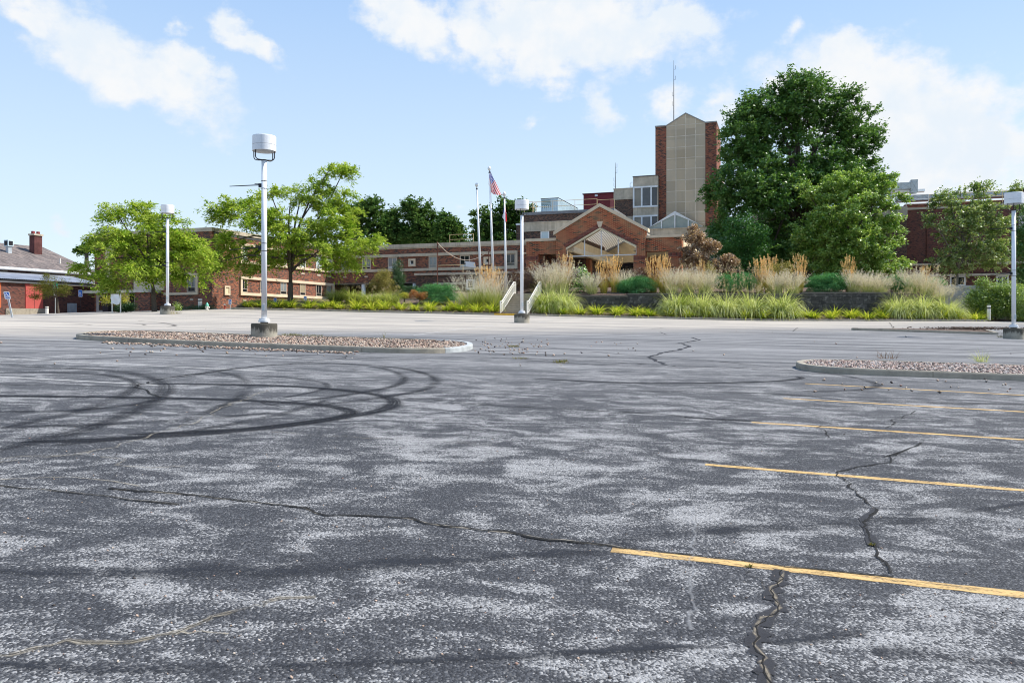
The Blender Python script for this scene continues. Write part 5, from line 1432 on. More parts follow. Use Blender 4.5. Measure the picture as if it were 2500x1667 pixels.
def duct(label, segs):
    f = FE.back(4.5); t = thing('roof_duct', label, 'duct', f.P(f.s_(segs[0][0]), f.at(segs[0][0], segs[0][3])[1]))
    m = MB(); x = MB()
    for (x0, x1, y0, y1, dp) in segs:
        qa, qb = f.s_(x0), f.s_(x1); zt_, zb_ = f.at((x0 + x1) / 2, y0)[1], f.at((x0 + x1) / 2, y1)[1]
        f.box(m, qa, qb, zb_, zt_, -dp, 0)
        n = max(1, round((qb - qa) / (zt_ - zb_) / 1.4))
        for i in range(n):
            a, b = qa + (qb - qa) * i / n, qa + (qb - qa) * (i + 1) / n
            x.tube([f.P(a, zb_, .01), f.P(b, zt_, .01)], .025, 4); x.tube([f.P(a, zt_, .012), f.P(b, zb_, .012)], .025, 4)
            f.box(x, a - .03, a + .03, zb_, zt_, .002, .05)
    m.build('duct_body', m_plain('duct_metal', (.5, .55, .56), .5, .08, 1, metal=.2), t); x.build('stiffeners', m_plain('stiffener_metal', (.42, .47, .48), .5), t)
duct('silver cross-braced upper duct with an upright end on the right roof', [(2176, 2223.8, 446, 462, 1.2), (2224, 2241, 438.5, 470, 1.3)])
duct('long silver cross-braced duct along the right roof', [(2190, 2520, 470.5, 484, 1.6)])
m = MB(); f = FE.back(6); f.box(m, f.s_(2170), f.s_(2258), f.at(2200, 470)[1], f.at(2200, 464)[1], -1, 0); tag(m.build('roof_slab', WHITE), 'thin white slab under the upper duct on the right roof', 'roof slab')
m = MB(); f = FE.back(9); f.box(m, f.s_(2140), f.s_(2187), f.at(2160, 480)[1], f.at(2160, 427)[1], -3, 0); tag(m.build('roof_plant_box', PALEBLUE), 'pale green metal plant box half behind the trees on the right roof', 'roof unit')

# low concrete wall at the right end of the bed
FW = vface(2350, 68.5)
t = thing('low_concrete_wall', 'low pale concrete wall with a capped top between the plumed grass and the green shrub', 'wall', FW.P(FW.s_(2300), 1.6))
zt = FW.at(2340, 697)[1]; q0, q1 = FW.s_(2285), FW.s_(2470)
m = MB(); FW.box(m, q0, q1, .8, zt - .25, -.4, 0); m.build('wall', CONC_PALE, t)
m = MB(); FW.box(m, q0, q1, zt - .248, zt, -.45, .06); m.build('cap', CONC_PALE, t)
# ------------------------------------------------------------------ planting bed
def bedz(x, y):
    k = gz(x, KY) + .14; s = y - KY - .15
    if s < 0: return k - .03
    left = k + min(.62, .21 * s) + .055 * max(0, min(s, 14) - 3)
    mid = k + .16 * min(s, 5) + .15 * max(0, min(s - 5, 9))
    rt = k + .12 * s if s < 3.0 else max(k + .36, 3.72) + .17 * min(s - 3.0, 5)
    a = sm(x, -17, -11); z = left * (1 - a) + mid * a
    b = sm(x, -1.8, 2.2); z = z * (1 - b) + rt * b
    e = sm(x, 34.5, 39.5)
    z = z * (1 - e) + (gz(x, y) + .02) * e
    return z
bx = list(np.arange(-22.4, 48.1, .6)); by = [KY + .12, KY + .35] + list(np.arange(KY + .8, KY + 8, .4)) + list(np.arange(KY + 8, KY + 40, 1.6))
mb = MB(); r_ = random.Random(3)
for y in by:
    for x in bx: mb.v.append((x, y, bedz(x, y) + (r_.uniform(-.03, .05) if y > KY + .5 else 0)))
n = len(bx)
for j in range(len(by) - 1):
    for i in range(n - 1):
        xx, yy = bx[i], by[j]
        if xx < -11 and yy > KY + 5 + (xx + 22.4) * 1.28 + .5: continue      # the wing stands here
        a = j * n + i; mb.f.append([a, a + 1, a + n + 1, a + n]); mb.m.append(0)
tag(mb.build('planting_bed', MULCH), kind='structure')
chips = []
for _ in range(2600):
    x = RND.uniform(-14, 38); y = KY + .2 + abs(RND.gauss(0, 1.3)); chips.append((x, y, bedz(x, y) + .03))
stones('mulch_chips', chips, .03, .075, m_gravel('mulch_chips_mat', [(.3, .22, .18), (.2, .14, .11), (.42, .33, .28), (.12, .09, .07), (.34, .27, .23)]), .5, 9)

def bpt(px, s, dz=0.0):
    """point of the bed seen in the direction px, s metres behind the kerb"""
    y = KY + s; x = (px - CX) / F * y; return Vector((x, y, bedz(x, y) + dz))
def hpx(px_h, y): return px_h * y / F

# retaining wall of stained blocks in three steps
t = thing('retaining_wall', 'dark stained concrete block retaining wall in steps behind the yellow-green daylilies', 'wall', bpt(1780, 3))
YW = KY + 3.0
for x0, x1, yt in ((1380, 1531, 722), (1531, 1800, 716.5), (1800, 1955, 717.5), (1955, 2200, 713.5)):
    xa, xb = (x0 - CX) / F * YW, (x1 - CX) / F * YW; zt = EYE + (HY - yt) / F * YW
    m = MB(); m.box((xa + .003, YW - .3, 1), (xb - xa - .006, 0, 0), (0, .5, 0), (0, 0, zt - .1 - 1)); m.build('block_course', BLOCKW, t)
    m = MB(); m.box((xa + .003, YW - .34, zt - .098), (xb - xa - .006, 0, 0), (0, .56, 0), (0, 0, .1)); m.build('cap_course', m_concrete('wall_cap_%d' % x0, (.2, .18, .155)), t)

# stairs with two railings, running back along the building axis
S0 = Vector(((1226 - CX) / F * (KY + .5), KY + .5, 0)); wid = 2.05; NS = 9; RUN = .36; RISE = .187
zs = gz(S0.x, KY) + .15
t = thing('concrete_steps', 'straight flight of tan concrete steps rising from the yellow kerb between white railings', 'steps', (S0.x, S0.y, zs))
UU = Vector((U.x, U.y, 0)); VV = Vector((1, -.12, 0)).normalized()
A = Vector((S0.x, S0.y, zs))
m = MB()
for i in range(NS):
    m.box(A + UU * (RUN * i) + Vector((0, 0, -.6)), VV * wid, UU * (RUN + (.0 if i < NS - 1 else 1.5)), Vector((0, 0, .6 + RISE * (i + 1) - .045)))
m.build('risers', STEPC, t)
m = MB()
for i in range(NS):
    m.box(A + UU * (RUN * i - .03) + Vector((0, 0, RISE * (i + 1) - .044)), VV * wid, UU * (RUN + .025 + (.0 if i < NS - 1 else 1.5)), Vector((0, 0, .045)))
m.build('treads', m_concrete('tread_concrete', (.5, .44, .34)), t)
for nm, off in (('left white sloping stair railing, open on both sides beside the feathery grass', -.06), ('right white sloping stair railing, half behind the lamp post and the striped grass', wid + .06)):
    B = A + VV * off - UU * .25
    t = thing('stair_railing', nm, 'railing', B, 'white railings of the concrete steps')
    L = RUN * NS; up = Vector((0, 0, 1)); g0, g1 = B, B + UU * (L + .05) + up * (RISE * NS)
    e0, e1 = g0 - UU * .0, g1 + UU * .45
    m = MB(); s_ = .05
    flat0 = g0 + UU * .38
    m.tube([g0 + up * .98, flat0 + up * .98, g1 + up * .98, e1 + up * .98], s_, 6); m.build('handrail', OFFW, t)
    m = MB(); m.tube([g0 + up * .76, flat0 + up * .76, g1 + up * .76, e1 + up * .76], .035, 6); m.tube([g0 + up * .1, flat0 + up * .1, g1 + up * .1, e1 + up * .1], .035, 6); m.build('rail', OFFW, t)
    for p in (g0, flat0, g1, e1): MB().tube([p - up * .15, p + up * .99], .05, 6).build('post', OFFW, t)
    m = MB()
    for i in range(1, 24):
        p = flat0.lerp(g1, i / 24); m.tube([p + up * .1, p + up * .76], .014, 4)
    for i in (1, 2, 3):
        m.tube([g0.lerp(flat0, i / 4) + up * .1, g0.lerp(flat0, i / 4) + up * .76], .014, 4); m.tube([g1.lerp(e1, i / 4) + up * .1, g1.lerp(e1, i / 4) + up * .76], .014, 4)
    m.build('balusters', OFFW, t)

# ------------------------------------------------------------------ flagpoles and flags
def flagpole(label, pxt, pyt, pxb, pyb, d):
    top, bot = ray(pxt, pyt, d), ray(pxb, pyb, d); bot = bot + (bot - top).normalized() * 1.2
    t = thing('flagpole', label, 'flagpole', bot, 'flagpoles in front of the far wing'); dv = (top - bot).normalized()
    MB().tube([bot, top - dv * .62], [.13, .062], 14).build('pole', POLEW, t, smooth=True)
    MB().tube([top - dv * .62, top - dv * .5], [.1, .06], 12).build('truck', BLACK, t)
    MB().lathe(top - Vector((0, 0, .42)), [(.03, -.1), (.03, 0), (.1, .06), (.155, .18), (.155, .24), (.1, .36), (0, .42)], 14).build('finial', WHITE, t, smooth=True)
    MB().tube([bot + dv * .9 + Vector((.13, -.05, 0)), top - dv * .65 + Vector((.07, -.02, 0))], .006, 4).build('halyard', OFFW, t)
    return top, bot
flagpole('bare white flagpole, leftmost of the three', 1163.6, 446, 1174, 700, 71.0)
flagpole('tallest white flagpole, carrying the stars and stripes', 1194.5, 406, 1204.5, 690, 71.0)
flagpole('white flagpole nearest the steps, carrying a red white and blue tricolour', 1231.3, 468, 1235, 694, 71.0)
def m_flag(kind):
    m, tt, out = newmat('flag_' + kind); uv = coords(tt, 'UV'); sep = tt.new('ShaderNodeSeparateXYZ'); tt.l.new(uv, sep.inputs[0]); u, v = sep.outputs[0], sep.outputs[1]
    red, white, blue = (.7, .03, .05, 1), (.9, .89, .88, 1), (.08, .1, .4, 1)
    if kind == 'stripes':
        st = tt.math('MODULO', tt.math('FLOOR', tt.math('MULTIPLY', v, 12.999)), 2.0)
        col = tt.mix(st, red, white)
        can = tt.math('MULTIPLY', tt.math('LESS_THAN', u, .4), tt.math('GREATER_THAN', v, 6 / 13))
        fu = tt.math('SUBTRACT', tt.math('FRACT', tt.math('MULTIPLY', u, 15.0)), .5); fv = tt.math('SUBTRACT', tt.math('FRACT', tt.math('MULTIPLY', v, 16.7)), .5)
        star = tt.math('LESS_THAN', tt.math('ADD', tt.math('MULTIPLY', fu, fu), tt.math('MULTIPLY', fv, fv)), .1)
        col = tt.mix(can, col, tt.mix(star, blue, white))
    else:
        col = tt.mix(tt.math('GREATER_THAN', v, .667), tt.mix(tt.math('GREATER_THAN', v, .333), blue, white), red)
        du = tt.math('MULTIPLY', tt.math('SUBTRACT', u, .5), 1.6); dv = tt.math('SUBTRACT', v, .5)
        rr = tt.math('SQRT', tt.math('ADD', tt.math('MULTIPLY', du, du), tt.math('MULTIPLY', dv, dv)))
        col = tt.mix(tt.math('LESS_THAN', rr, .17), col, blue); col = tt.mix(tt.math('LESS_THAN', rr, .12), col, white)
    d = tt.new('ShaderNodeBsdfDiffuse'); tt.l.new(col, d.inputs[0]); tr = tt.new('ShaderNodeBsdfTranslucent'); tt.l.new(col, tr.inputs[0])
    mx = tt.new('ShaderNodeMixShader'); mx.inputs[0].default_value = .5; tt.l.new(d.outputs[0], mx.inputs[1]); tt.l.new(tr.outputs[0], mx.inputs[2]); tt.l.new(mx.outputs[0], out.inputs[0]); return m
def flag(name, label, H0, H1, F0, F1, kind, d, wave, folds):
    P = [ray(*p, d) for p in (H0, H1, F0, F1)]; nu, nv = 26, 16
    me = bpy.data.meshes.new(name); V = []; UV = []
    for i in range(nu + 1):
        for j in range(nv + 1):
            u, v = i / nu, j / nv     # v = 1 at the top of the hoist
            a = P[1].lerp(P[0], v); b = P[3].lerp(P[2], v); p = a.lerp(b, u)
            p = p + Vector((.10 * math.sin(v * folds + 2 * u) * u, wave * math.sin(v * folds + u * 3.2 + .6) * (.15 + u), -.10 * math.sin(u * math.pi) * (1 - v * .5)))
            V.append(p); UV.append((u, v))
    Fs = [(i * (nv + 1) + j, (i + 1) * (nv + 1) + j, (i + 1) * (nv + 1) + j + 1, i * (nv + 1) + j + 1) for i in range(nu) for j in range(nv)]
    me.from_pydata(V, [], Fs); me.materials.append(m_flag(kind)); me.polygons.foreach_set('use_smooth', [True] * len(Fs)); uv = me.uv_layers.new(name='UV')
    for lp in me.loops: uv.data[lp.index].uv = UV[lp.vertex_index]
    tag(link(bpy.data.objects.new(name, me)), label, 'flag')
flag('national_flag', 'stars and stripes flag hanging half open from the tallest flagpole', (1195.4, 414), (1193, 449), (1223, 477), (1199, 473), 'stripes', 70.95, .14, 7)
flag('state_flag', 'red, white and blue tricolour flag hanging limp from the flagpole nearest the steps', (1230.6, 477), (1231.5, 498), (1236.5, 545), (1225.5, 524), 'tricolour', 70.95, .16, 7)

# rusty posts with a sagging cable
p1, p2 = ray(1067.8, 590, 75.5), ray(1193.3, 606, 75.5)
for p, lb in ((p1, 'tall rusty steel post left of the flagpoles holding one end of the cable'), (p2, 'shorter rusty steel post among the flagpoles holding the other cable end')):
    t = thing('rusty_post', lb, 'post', Vector((p.x, p.y, 2.6)))
    MB().tube([Vector((p.x, p.y, 2.6)), p], .045, 8).build('post', RUST, t); MB().tube([p + Vector((.02, -.05, -.35)), p + Vector((.14, -.05, -.3))], .03, 5).build('bracket', RUST, t)
a, b = p1 - Vector((0, 0, .1)), p2 - Vector((0, 0, .25)); pts = []
for i in range(25):
    u = i / 24; q = a.lerp(b, u); q.z -= 4 * 1.28 * u * (1 - u); pts.append(q)
tag(MB().tube(pts, .035, 6).build('sagging_cable', m_plain('cable_tan', (.62, .47, .34), .7)), 'pale cable sagging between the two rusty posts', 'cable')
c = pts[14]; m = MB(); m.box(c + Vector((-.12, -.03, -.62)), (.95, 0, -.1), (0, .02, 0), (-.1, 0, .52)); tag(m.build('hanging_tag', WHITE), 'white rectangular tag hanging from the sagging cable', 'sign')

# ------------------------------------------------------------------ foliage builders
def leaf_quads(P, L, W, rng, up=.5, droop=0.0, along=None):
    n = len(P)
    nrm = rng.normal(0, 1, (n, 3)); nrm[:, 2] = np.abs(nrm[:, 2]) + up; nrm /= np.linalg.norm(nrm, axis=1)[:, None]
    r = rng.normal(0, 1, (n, 3)); r[:, 2] -= droop
    if along is not None: r = r * .45 + along
    tg = r - nrm * (r * nrm).sum(1)[:, None]; tg /= np.linalg.norm(tg, axis=1)[:, None] + 1e-9
    bt = np.cross(nrm, tg)
    l = (L * rng.uniform(.65, 1.3, n))[:, None]; w = (W * rng.uniform(.7, 1.25, n))[:, None]
    V = np.stack([P - tg * l * .5, P + bt * w * .5 - nrm * l * .08, P + tg * l * .5 - nrm * l * .1, P - bt * w * .5 - nrm * l * .08], 1)
    return V.reshape(-1, 3), np.arange(n * 4).reshape(-1, 4)

def lobe(px, py, rx, ry, d, dd=0.0, rd=None):
    c = ray(px, py, d + dd); k = d / F
    return (np.array(c), np.array((rx * k, (rd if rd else (rx * .5 + ry * .5) * k), ry * k)))

def tree(name, label, base, lobes, nclump, per, L, W, rc, leafm, bark, r0=.18, fork=None, flat=.75, droop=.3, up=.5, cat='tree', group=None, seed=1, limbs=26, inner=.38, trunk_n=1, crown='crown', lean=0.0, spray=0.0):
    rng = np.random.default_rng(seed); base = Vector(base)
    t = thing(name, label, cat, base, group)
    vol = np.array([np.prod(l[1]) ** .62 for l in lobes]); vol /= vol.sum()
    idx = rng.choice(len(lobes), nclump, p=vol)
    dr = rng.normal(0, 1, (nclump, 3)); dr /= np.linalg.norm(dr, axis=1)[:, None]
    rad = rng.uniform(0, 1, nclump) ** inner
    Cc = np.array([lobes[i][0] for i in idx]) + dr * rad[:, None] * np.array([lobes[i][1] for i in idx])
    ctr0 = np.array([l[0] for l in lobes]).mean(0)
    k = (per * rng.uniform(.45, 1.5, nclump)).astype(int) + 1
    cs = np.repeat(Cc, k, 0); n = len(cs)
    rcl = np.repeat(rc * rng.uniform(.6, 1.35, nclump), k)[:, None]
    g = rng.normal(0, 1, (n, 3)); g /= np.maximum(1.0, np.linalg.norm(g, axis=1) / 1.5)[:, None]
    if droop > 0: g[:, 2] -= droop * (g[:, 0] ** 2 + g[:, 1] ** 2) * .5
    P = cs + g * rcl * np.array((1, 1, flat))
    if spray:      # leaves strung along arching twigs that leave each cluster
        nt = 7; tw = rng.normal(0, 1, (nclump, nt, 3)); out = Cc - ctr0; out /= np.linalg.norm(out, axis=1)[:, None] + 1e-6
        tw = tw * .8 + out[:, None] * .8; tw[:, :, 2] = tw[:, :, 2] * .55 + .18; tw /= np.linalg.norm(tw, axis=2)[:, :, None]
        ci = np.repeat(np.arange(nclump), k); d = tw[ci, rng.integers(0, nt, n)]; f = rng.uniform(.05, 1, n)[:, None]
        R_ = rcl * 1.75
        P = cs + d * f * R_ + np.array((0, 0, -1.0)) * spray * f ** 2 * R_ + rng.normal(0, 1, (n, 3)) * (.05 + .09 * rcl)
        V, Q = leaf_quads(P, L, W, rng, up, droop, d + np.array((0, 0, -.7)) * f * spray)
    else:
        V, Q = leaf_quads(P, L, W, rng, up, droop)
    fastmesh(crown, V, Q, leafm, t, np.array(base))
    # trunk and limbs
    ctr = sum(l[0] * v for l, v in zip(lobes, vol)); lowz = min(l[0][2] - l[1][2] for l in lobes)
    fz = fork if fork is not None else max(base.z + .3, min(lowz + .25 * (ctr[2] - lowz), ctr[2]))
    topz = ctr[2] + .5 * (max(l[0][2] + l[1][2] for l in lobes) - ctr[2])
    rr = random.Random(seed); m = MB()
    fk = Vector((base.x + (ctr[0] - base.x) * .12 + lean, base.y, fz)); top = Vector((ctr[0], ctr[1], topz))
    if r0 > 0:
        m.tube([base - Vector((0, 0, .3)), base + Vector((0, 0, .15)), base.lerp(fk, .5) + Vector((rr.uniform(-.05, .05), 0, 0)), fk], [r0 * 1.35, r0 * 1.1, r0 * .95, r0 * .85], 10)
        m.tube([fk, fk.lerp(top, .35) + Vector((rr.uniform(-.2, .2), 0, 0)), fk.lerp(top, .7) + Vector((rr.uniform(-.3, .3), 0, 0)), top], [r0 * .7, r0 * .5, r0 * .28, r0 * .06], 7)
        nodes = []
        for i, l in enumerate(lobes):
            e = Vector(l[0]); f = rr.uniform(0, .55); s = fk.lerp(top, f)
            mid = s.lerp(e, .5) + Vector((rr.uniform(-.1, .1), rr.uniform(-.1, .1), .08)) * (e - s).length
            m.tube([s, mid, e], [r0 * .5 * (1 - f * .5), r0 * .3, r0 * .12], 6); nodes += [(mid, r0 * .25), (e, r0 * .12)]
        pick = rng.choice(nclump, min(nclump, limbs * 3), replace=False)
        for j in pick:
            e = Vector(Cc[j]); s, rs = min(nodes, key=lambda q: (q[0] - e).length)
            mid = s.lerp(e, .5) + Vector((0, 0, .12 * (e - s).length)); m.tube([s, mid, e], [rs * .6, rs * .4, .008], 4, cap=False)
        m.build('trunk', bark, t, smooth=True)
    return t

# honey locusts on the left
D1 = 56.0
g = ground(377, 757.5)
T1 = [lobe(*a, D1, dd) for a, dd in (((300, 535, 50, 34), 0), ((352, 520, 52, 26), 1), ((285, 600, 75, 36), -1), ((230, 655, 46, 18), 0), ((400, 565, 65, 40), 0), ((445, 605, 55, 42), 1), ((485, 628, 34, 34), 0), ((330, 660, 80, 26), -1), ((270, 690, 34, 18), -1), ((455, 672, 38, 20), 0), ((350, 600, 70, 40), 1), ((390, 640, 60, 34), 0), ((200, 655, 18, 8), 0), ((275, 508, 16, 10), 0))]
X1 = (377 - CX) / F * D1
tree('locust_tree', 'spreading feathery green locust tree in front of the left brick wing entrance', (X1, D1, gz(X1, D1)), T1, 235, 165, .27, .085, .55, L_LOCUST, BARK, .17, ray(377, 706, D1).z, .38, .5, .8, seed=4, limbs=22, spray=.45)
D2 = 66.5
T2 = [lobe(*a, D2, dd) for a, dd in (((560, 520, 60, 26), 0), ((610, 510, 60, 34), 1), ((655, 545, 60, 40), -1), ((735, 480, 56, 42), 0), ((790, 455, 40, 30), 1), ((838, 420, 26, 18), 1), ((806, 412, 12, 12), 0), ((715, 560, 80, 50), -1), ((800, 540, 66, 50), 0), ((865, 600, 55, 26), 0), ((905, 588, 30, 10), 0), ((560, 590, 60, 26), 0), ((535, 640, 38, 26), -1), ((600, 635, 60, 26), 0), ((690, 610, 70, 34), 1), ((790, 620, 70, 38), -1), ((850, 640, 34, 16), 0), ((835, 500, 36, 34), 0), ((660, 470, 30, 14), 0))]
b2 = Vector(((709 - CX) / F * D2, D2, 0)); b2.z = ray(709, 740, D2).z
tree('locust_tree', 'large airy yellow-green locust tree with a dark forked trunk in the bed by the wing', b2, T2, 300, 160, .32, .1, .64, L_LOCUST, BARK, .24, ray(709, 690, D2).z, .4, .5, .8, seed=9, limbs=34, spray=.45)
g = ground(142, 765)
T3 = [lobe(*a, g.y, 0) for a in ((100, 702, 28, 18), (135, 690, 30, 14), (125, 712, 36, 14), (90, 722, 16, 9), (158, 705, 18, 12), (112, 676, 8, 8), (134, 673, 8, 8))]
tree('small_tree', 'small dull olive tree with a bent dark trunk behind the street sign', g, T3, 120, 60, .085, .05, .22, L_OLIVE, BARK, .1, ray(140, 730, g.y).z, .6, .5, seed=12, limbs=12)
# big oak, pear, thin tree on the right
DO = 86.0
TO = [lobe(a[0], a[1] + 7, a[2] * 1.02, a[3], DO, dd) for a, dd in (((1935, 410, 150, 110), 2), ((1905, 275, 80, 70), 0), ((1975, 255, 85, 70), 0), ((1825, 340, 70, 80), 0), ((2065, 320, 66, 80), 0), ((1790, 470, 62, 84), -2), ((1960, 560, 170, 90), 3), ((1800, 590, 66, 60), -3), ((2100, 430, 40, 80), 0), ((1955, 205, 50, 28), 0), ((2065, 232, 30, 30), 0), ((1840, 260, 30, 40), 0), ((1880, 460, 90, 80), -3), ((2020, 440, 80, 80), -2), ((1880, 610, 80, 50), -3), ((1770, 560, 30, 40), 0), ((2125, 330, 16, 34), 0), ((1960, 182, 10, 12), 0), ((1885, 215, 12, 20), 0))]
tree('oak_tree', 'huge dark green oak with a tall rounded crown beside the tower', (ray(1955, 690, DO).x, DO, 4.4), TO, 1500, 120, .31, .19, .68, L_OAK, BARK, .5, ray(1955, 600, DO).z, .85, .15, .45, seed=21, limbs=44, inner=.5, spray=-.05)
TB = [lobe(*a, 79, 0) for a in ((1815, 560, 42, 45), (1840, 590, 38, 45), (1800, 610, 36, 40), (1830, 640, 44, 30))]
tree('round_tree', 'smaller brighter green tree in front of the lower left of the huge oak', (ray(1822, 690, 79).x, 79, 4.5), TB, 150, 100, .18, .12, .5, m_leaf('round_tree_leaves', [(.02, .07, .014), (.036, .115, .02), (.065, .17, .03)], .3, .04), BARK, .16, None, .8, .2, seed=23, limbs=14)
DP = 77.0
TP = [lobe(*a, DP, dd) for a, dd in (((2075, 520, 90, 70), 0), ((2140, 470, 44, 46), 0), ((2060, 450, 56, 34), 0), ((2110, 600, 76, 60), -1), ((2030, 600, 66, 56), 0), ((2160, 540, 34, 60), 0), ((2010, 478, 40, 24), 0), ((1985, 560, 40, 50), 0), ((2140, 650, 56, 34), -1), ((2060, 655, 76, 30), 0), ((1975, 620, 34, 40), 1), ((2195, 640, 20, 14), 0), ((2185, 590, 18, 12), 0), ((2200, 485, 14, 10), 0), ((1960, 455, 16, 8), 0), ((2170, 440, 16, 16), 0))]
tree('pear_tree', 'broad glossy mid-green tree in front of the right side of the huge oak', (ray(2064, 690, DP).x, DP, 4.3), TP, 640, 105, .25, .15, .46, L_PEAR, BARK, .24, ray(2064, 655, DP).z, .6, .25, .5, seed=31, limbs=30, spray=.12)
DT = 80.0
TT_ = [lobe(*a, DT, dd) for a, dd in (((2350, 545, 70, 46), 0), ((2320, 490, 50, 26), 0), ((2400, 510, 60, 40), 0), ((2440, 570, 40, 70), 0), ((2370, 600, 80, 34), 0), ((2330, 640, 60, 26), 0), ((2410, 630, 50, 26), 0), ((2275, 540, 26, 16), 0), ((2395, 455, 26, 18), 0), ((2250, 525, 14, 8), 0), ((2290, 640, 20, 12), 0), ((2470, 480, 16, 30), 0), ((2345, 470, 14, 16), 0))]
tree('thin_tree', 'loose see-through tree with pale forked trunk in front of the right brick wing', (ray(2330, 700, DT).x, DT, 2.3), TT_, 330, 68, .24, .15, .46, L_THIN, BARK_L, .22, ray(2335, 672, DT).z, .55, .3, .5, seed=37, limbs=46, inner=.5, spray=.12)
TR2 = [lobe(*a, 74, 0) for a in ((2510, 600, 30, 60), (2520, 520, 24, 36), (2515, 680, 24, 40))]
tree('dark_tree', 'dark green tree cut off by the right edge behind the lamp post', (ray(2525, 740, 74).x, 74, 1.3), TR2, 160, 100, .17, .12, .5, L_OAK, BARK, .2, None, .8, .2, seed=41, limbs=10)
# copper-leaved maple
TC = [lobe(*a, 72, 0) for a in ((1698, 583, 24, 24), (1735, 602, 24, 18), (1695, 632, 30, 22), (1742, 645, 26, 16), (1780, 635, 20, 13), (1690, 560, 12, 10), (1778, 655, 20, 9), (1674, 605, 10, 8))]
tree('copper_maple', 'copper and pink leaved small maple beside the right portico pier', (ray(1720, 690, 72).x, 72, 4.4), TC, 150, 80, .18, .12, .3, L_COPPER, BARK, .12, ray(1720, 665, 72).z, .6, .3, seed=51, limbs=16)
# trees beyond the roofs
for i, (lb, d, ls) in enumerate((
    ('dark rounded tree behind the wing roof just right of the locust crown', 120, ((890, 530, 44, 40), (905, 505, 26, 18), (880, 570, 50, 34), (930, 555, 24, 24))),
    ('dark lower tree between the two taller ones behind the far wing roof', 124, ((962, 560, 34, 32), (955, 530, 16, 16), (985, 585, 40, 18))),
    ('tall dark tree with a gap under its crown behind the middle of the far wing', 122, ((1020, 520, 34, 28), (1035, 550, 40, 34), (1000, 572, 34, 26), (1050, 588, 40, 14), (1005, 505, 16, 12))),
    ('small dark tree at the right end of the group behind the far wing roof', 118, ((1095, 565, 20, 26), (1108, 578, 16, 20), (1092, 542, 8, 12))),
    ('broad dark green tree behind the flagpoles and the middle lamp drum', 112, ((1225, 545, 52, 40), (1245, 520, 40, 28), (1190, 560, 34, 34), (1215, 590, 60, 24), (1282, 540, 18, 34), (1180, 590, 26, 20), (1172, 520, 14, 10))),
    ('small dark treetop above the shingle roof at far left', 110, ((212, 606, 14, 9), (224, 600, 8, 8), (198, 612, 8, 5))))):
    L_ = [lobe(*a, d, 0) for a in ls]; cx = sum(l[0][0] for l in L_) / len(L_)
    tree('background_tree', lb, (cx, d, 4.0), L_, 60 + 30 * len(ls) if d > 110 else 40, 80 if d > 110 else 40, .4, .26, .78 if d > 110 else .4, L_FAR, BARK, .3, None, .75, .2, spray=.05, group='trees beyond the roofs', seed=60 + i, limbs=12)

# shrubs -----------------------------------------------------------------
def shrub(name, label, px, py_b, d, ls, ncl, per, L, W, rc, mat, seed, flat=.8, up=.5, droop=.2, group=None, r0=.04, cat='shrub'):
    b = Vector(((px - CX) / F * d, d, ray(px, py_b, d).z))
    return tree(name, label, b, [lobe(*a, d, 0) for a in ls], ncl, per, L, W, rc, mat, BARK, r0, None, flat, droop, up, cat, group, seed, 6, crown='foliage')
shrub('purple_shrub', 'dark purple-brown rounded shrub at the top of the steps', 1310, 715, 68, ((1290, 685, 30, 26), (1325, 680, 30, 26), (1310, 700, 40, 20), (1300, 660, 24, 12), (1340, 695, 18, 18)), 170, 60, .085, .06, .28, L_PURPLE, 71)
shrub('purple_shrub', 'small bronze-tinged shrub left of the steps behind the left railing', 1262, 710, 69, ((1258, 680, 14, 20), (1270, 690, 14, 16), (1251, 664, 5, 8)), 60, 40, .085, .06, .2, L_PURPLE, 72)
shrub('purple_shrub', 'small dark purple shrub at the foot of the right portico pier', 1565, 700, 71, ((1560, 672, 22, 15), (1580, 665, 20, 14), (1540, 668, 14, 8)), 90, 50, .08, .06, .22, L_PURPLE, 73)
shrub('leafy_sapling', 'bright green large-leaved sapling in front of the portico opening', 1418, 725, 67.5, ((1422, 668, 14, 18), (1412, 690, 14, 16), (1425, 700, 14, 16), (1400, 703, 9, 8), (1434, 688, 8, 12)), 62, 13, .22, .13, .3, L_SAPLING, 74, .9, .6, .1, None, .04, 'sapling')
for i, (lb, px, pb, d, ls) in enumerate((
    ('dark green spreading juniper left of the flagpoles in the mulch', 1065, 738, 67.0, ((1040, 706, 28, 12), (1075, 702, 32, 12), (1095, 714, 24, 14), (1060, 722, 42, 15), (1030, 716, 20, 13), (1090, 728, 26, 10))),
    ('green juniper with brown twigs above the low end of the block wall', 1555, 716, 67.0, ((1530, 694, 24, 12), (1560, 686, 28, 12), (1580, 694, 20, 14), (1545, 703, 34, 10))),
    ('spreading green juniper between the long mauve grass and the tan plumes', 1795, 706, 67.2, ((1770, 683, 24, 14), (1805, 680, 32, 14), (1830, 690, 18, 12), (1785, 695, 36, 11))),
    ('large bluish green juniper above the middle of the block wall', 2020, 712, 67.2, ((1995, 685, 26, 14), (2030, 682, 30, 14), (2055, 695, 20, 13), (2010, 700, 40, 11))),
    ('juniper squeezed between the two rightmost mauve grasses', 2195, 712, 67.4, ((2180, 688, 18, 14), (2200, 692, 22, 14), (2210, 702, 18, 10))),
    ('small juniper behind the last mauve grass by the low concrete wall', 2285, 700, 69.5, ((2280, 686, 16, 8), (2295, 690, 12, 8))))):
    shrub('juniper', lb, px, pb, d, [(a, b + 2, c * 1.06, e * 1.25) for a, b, c, e in ls], 270 if i != 5 else 60, 80, .12, .035, .25, L_JUNIPER, 80 + i, .45, .35, .25, 'junipers in the planting bed', .05)
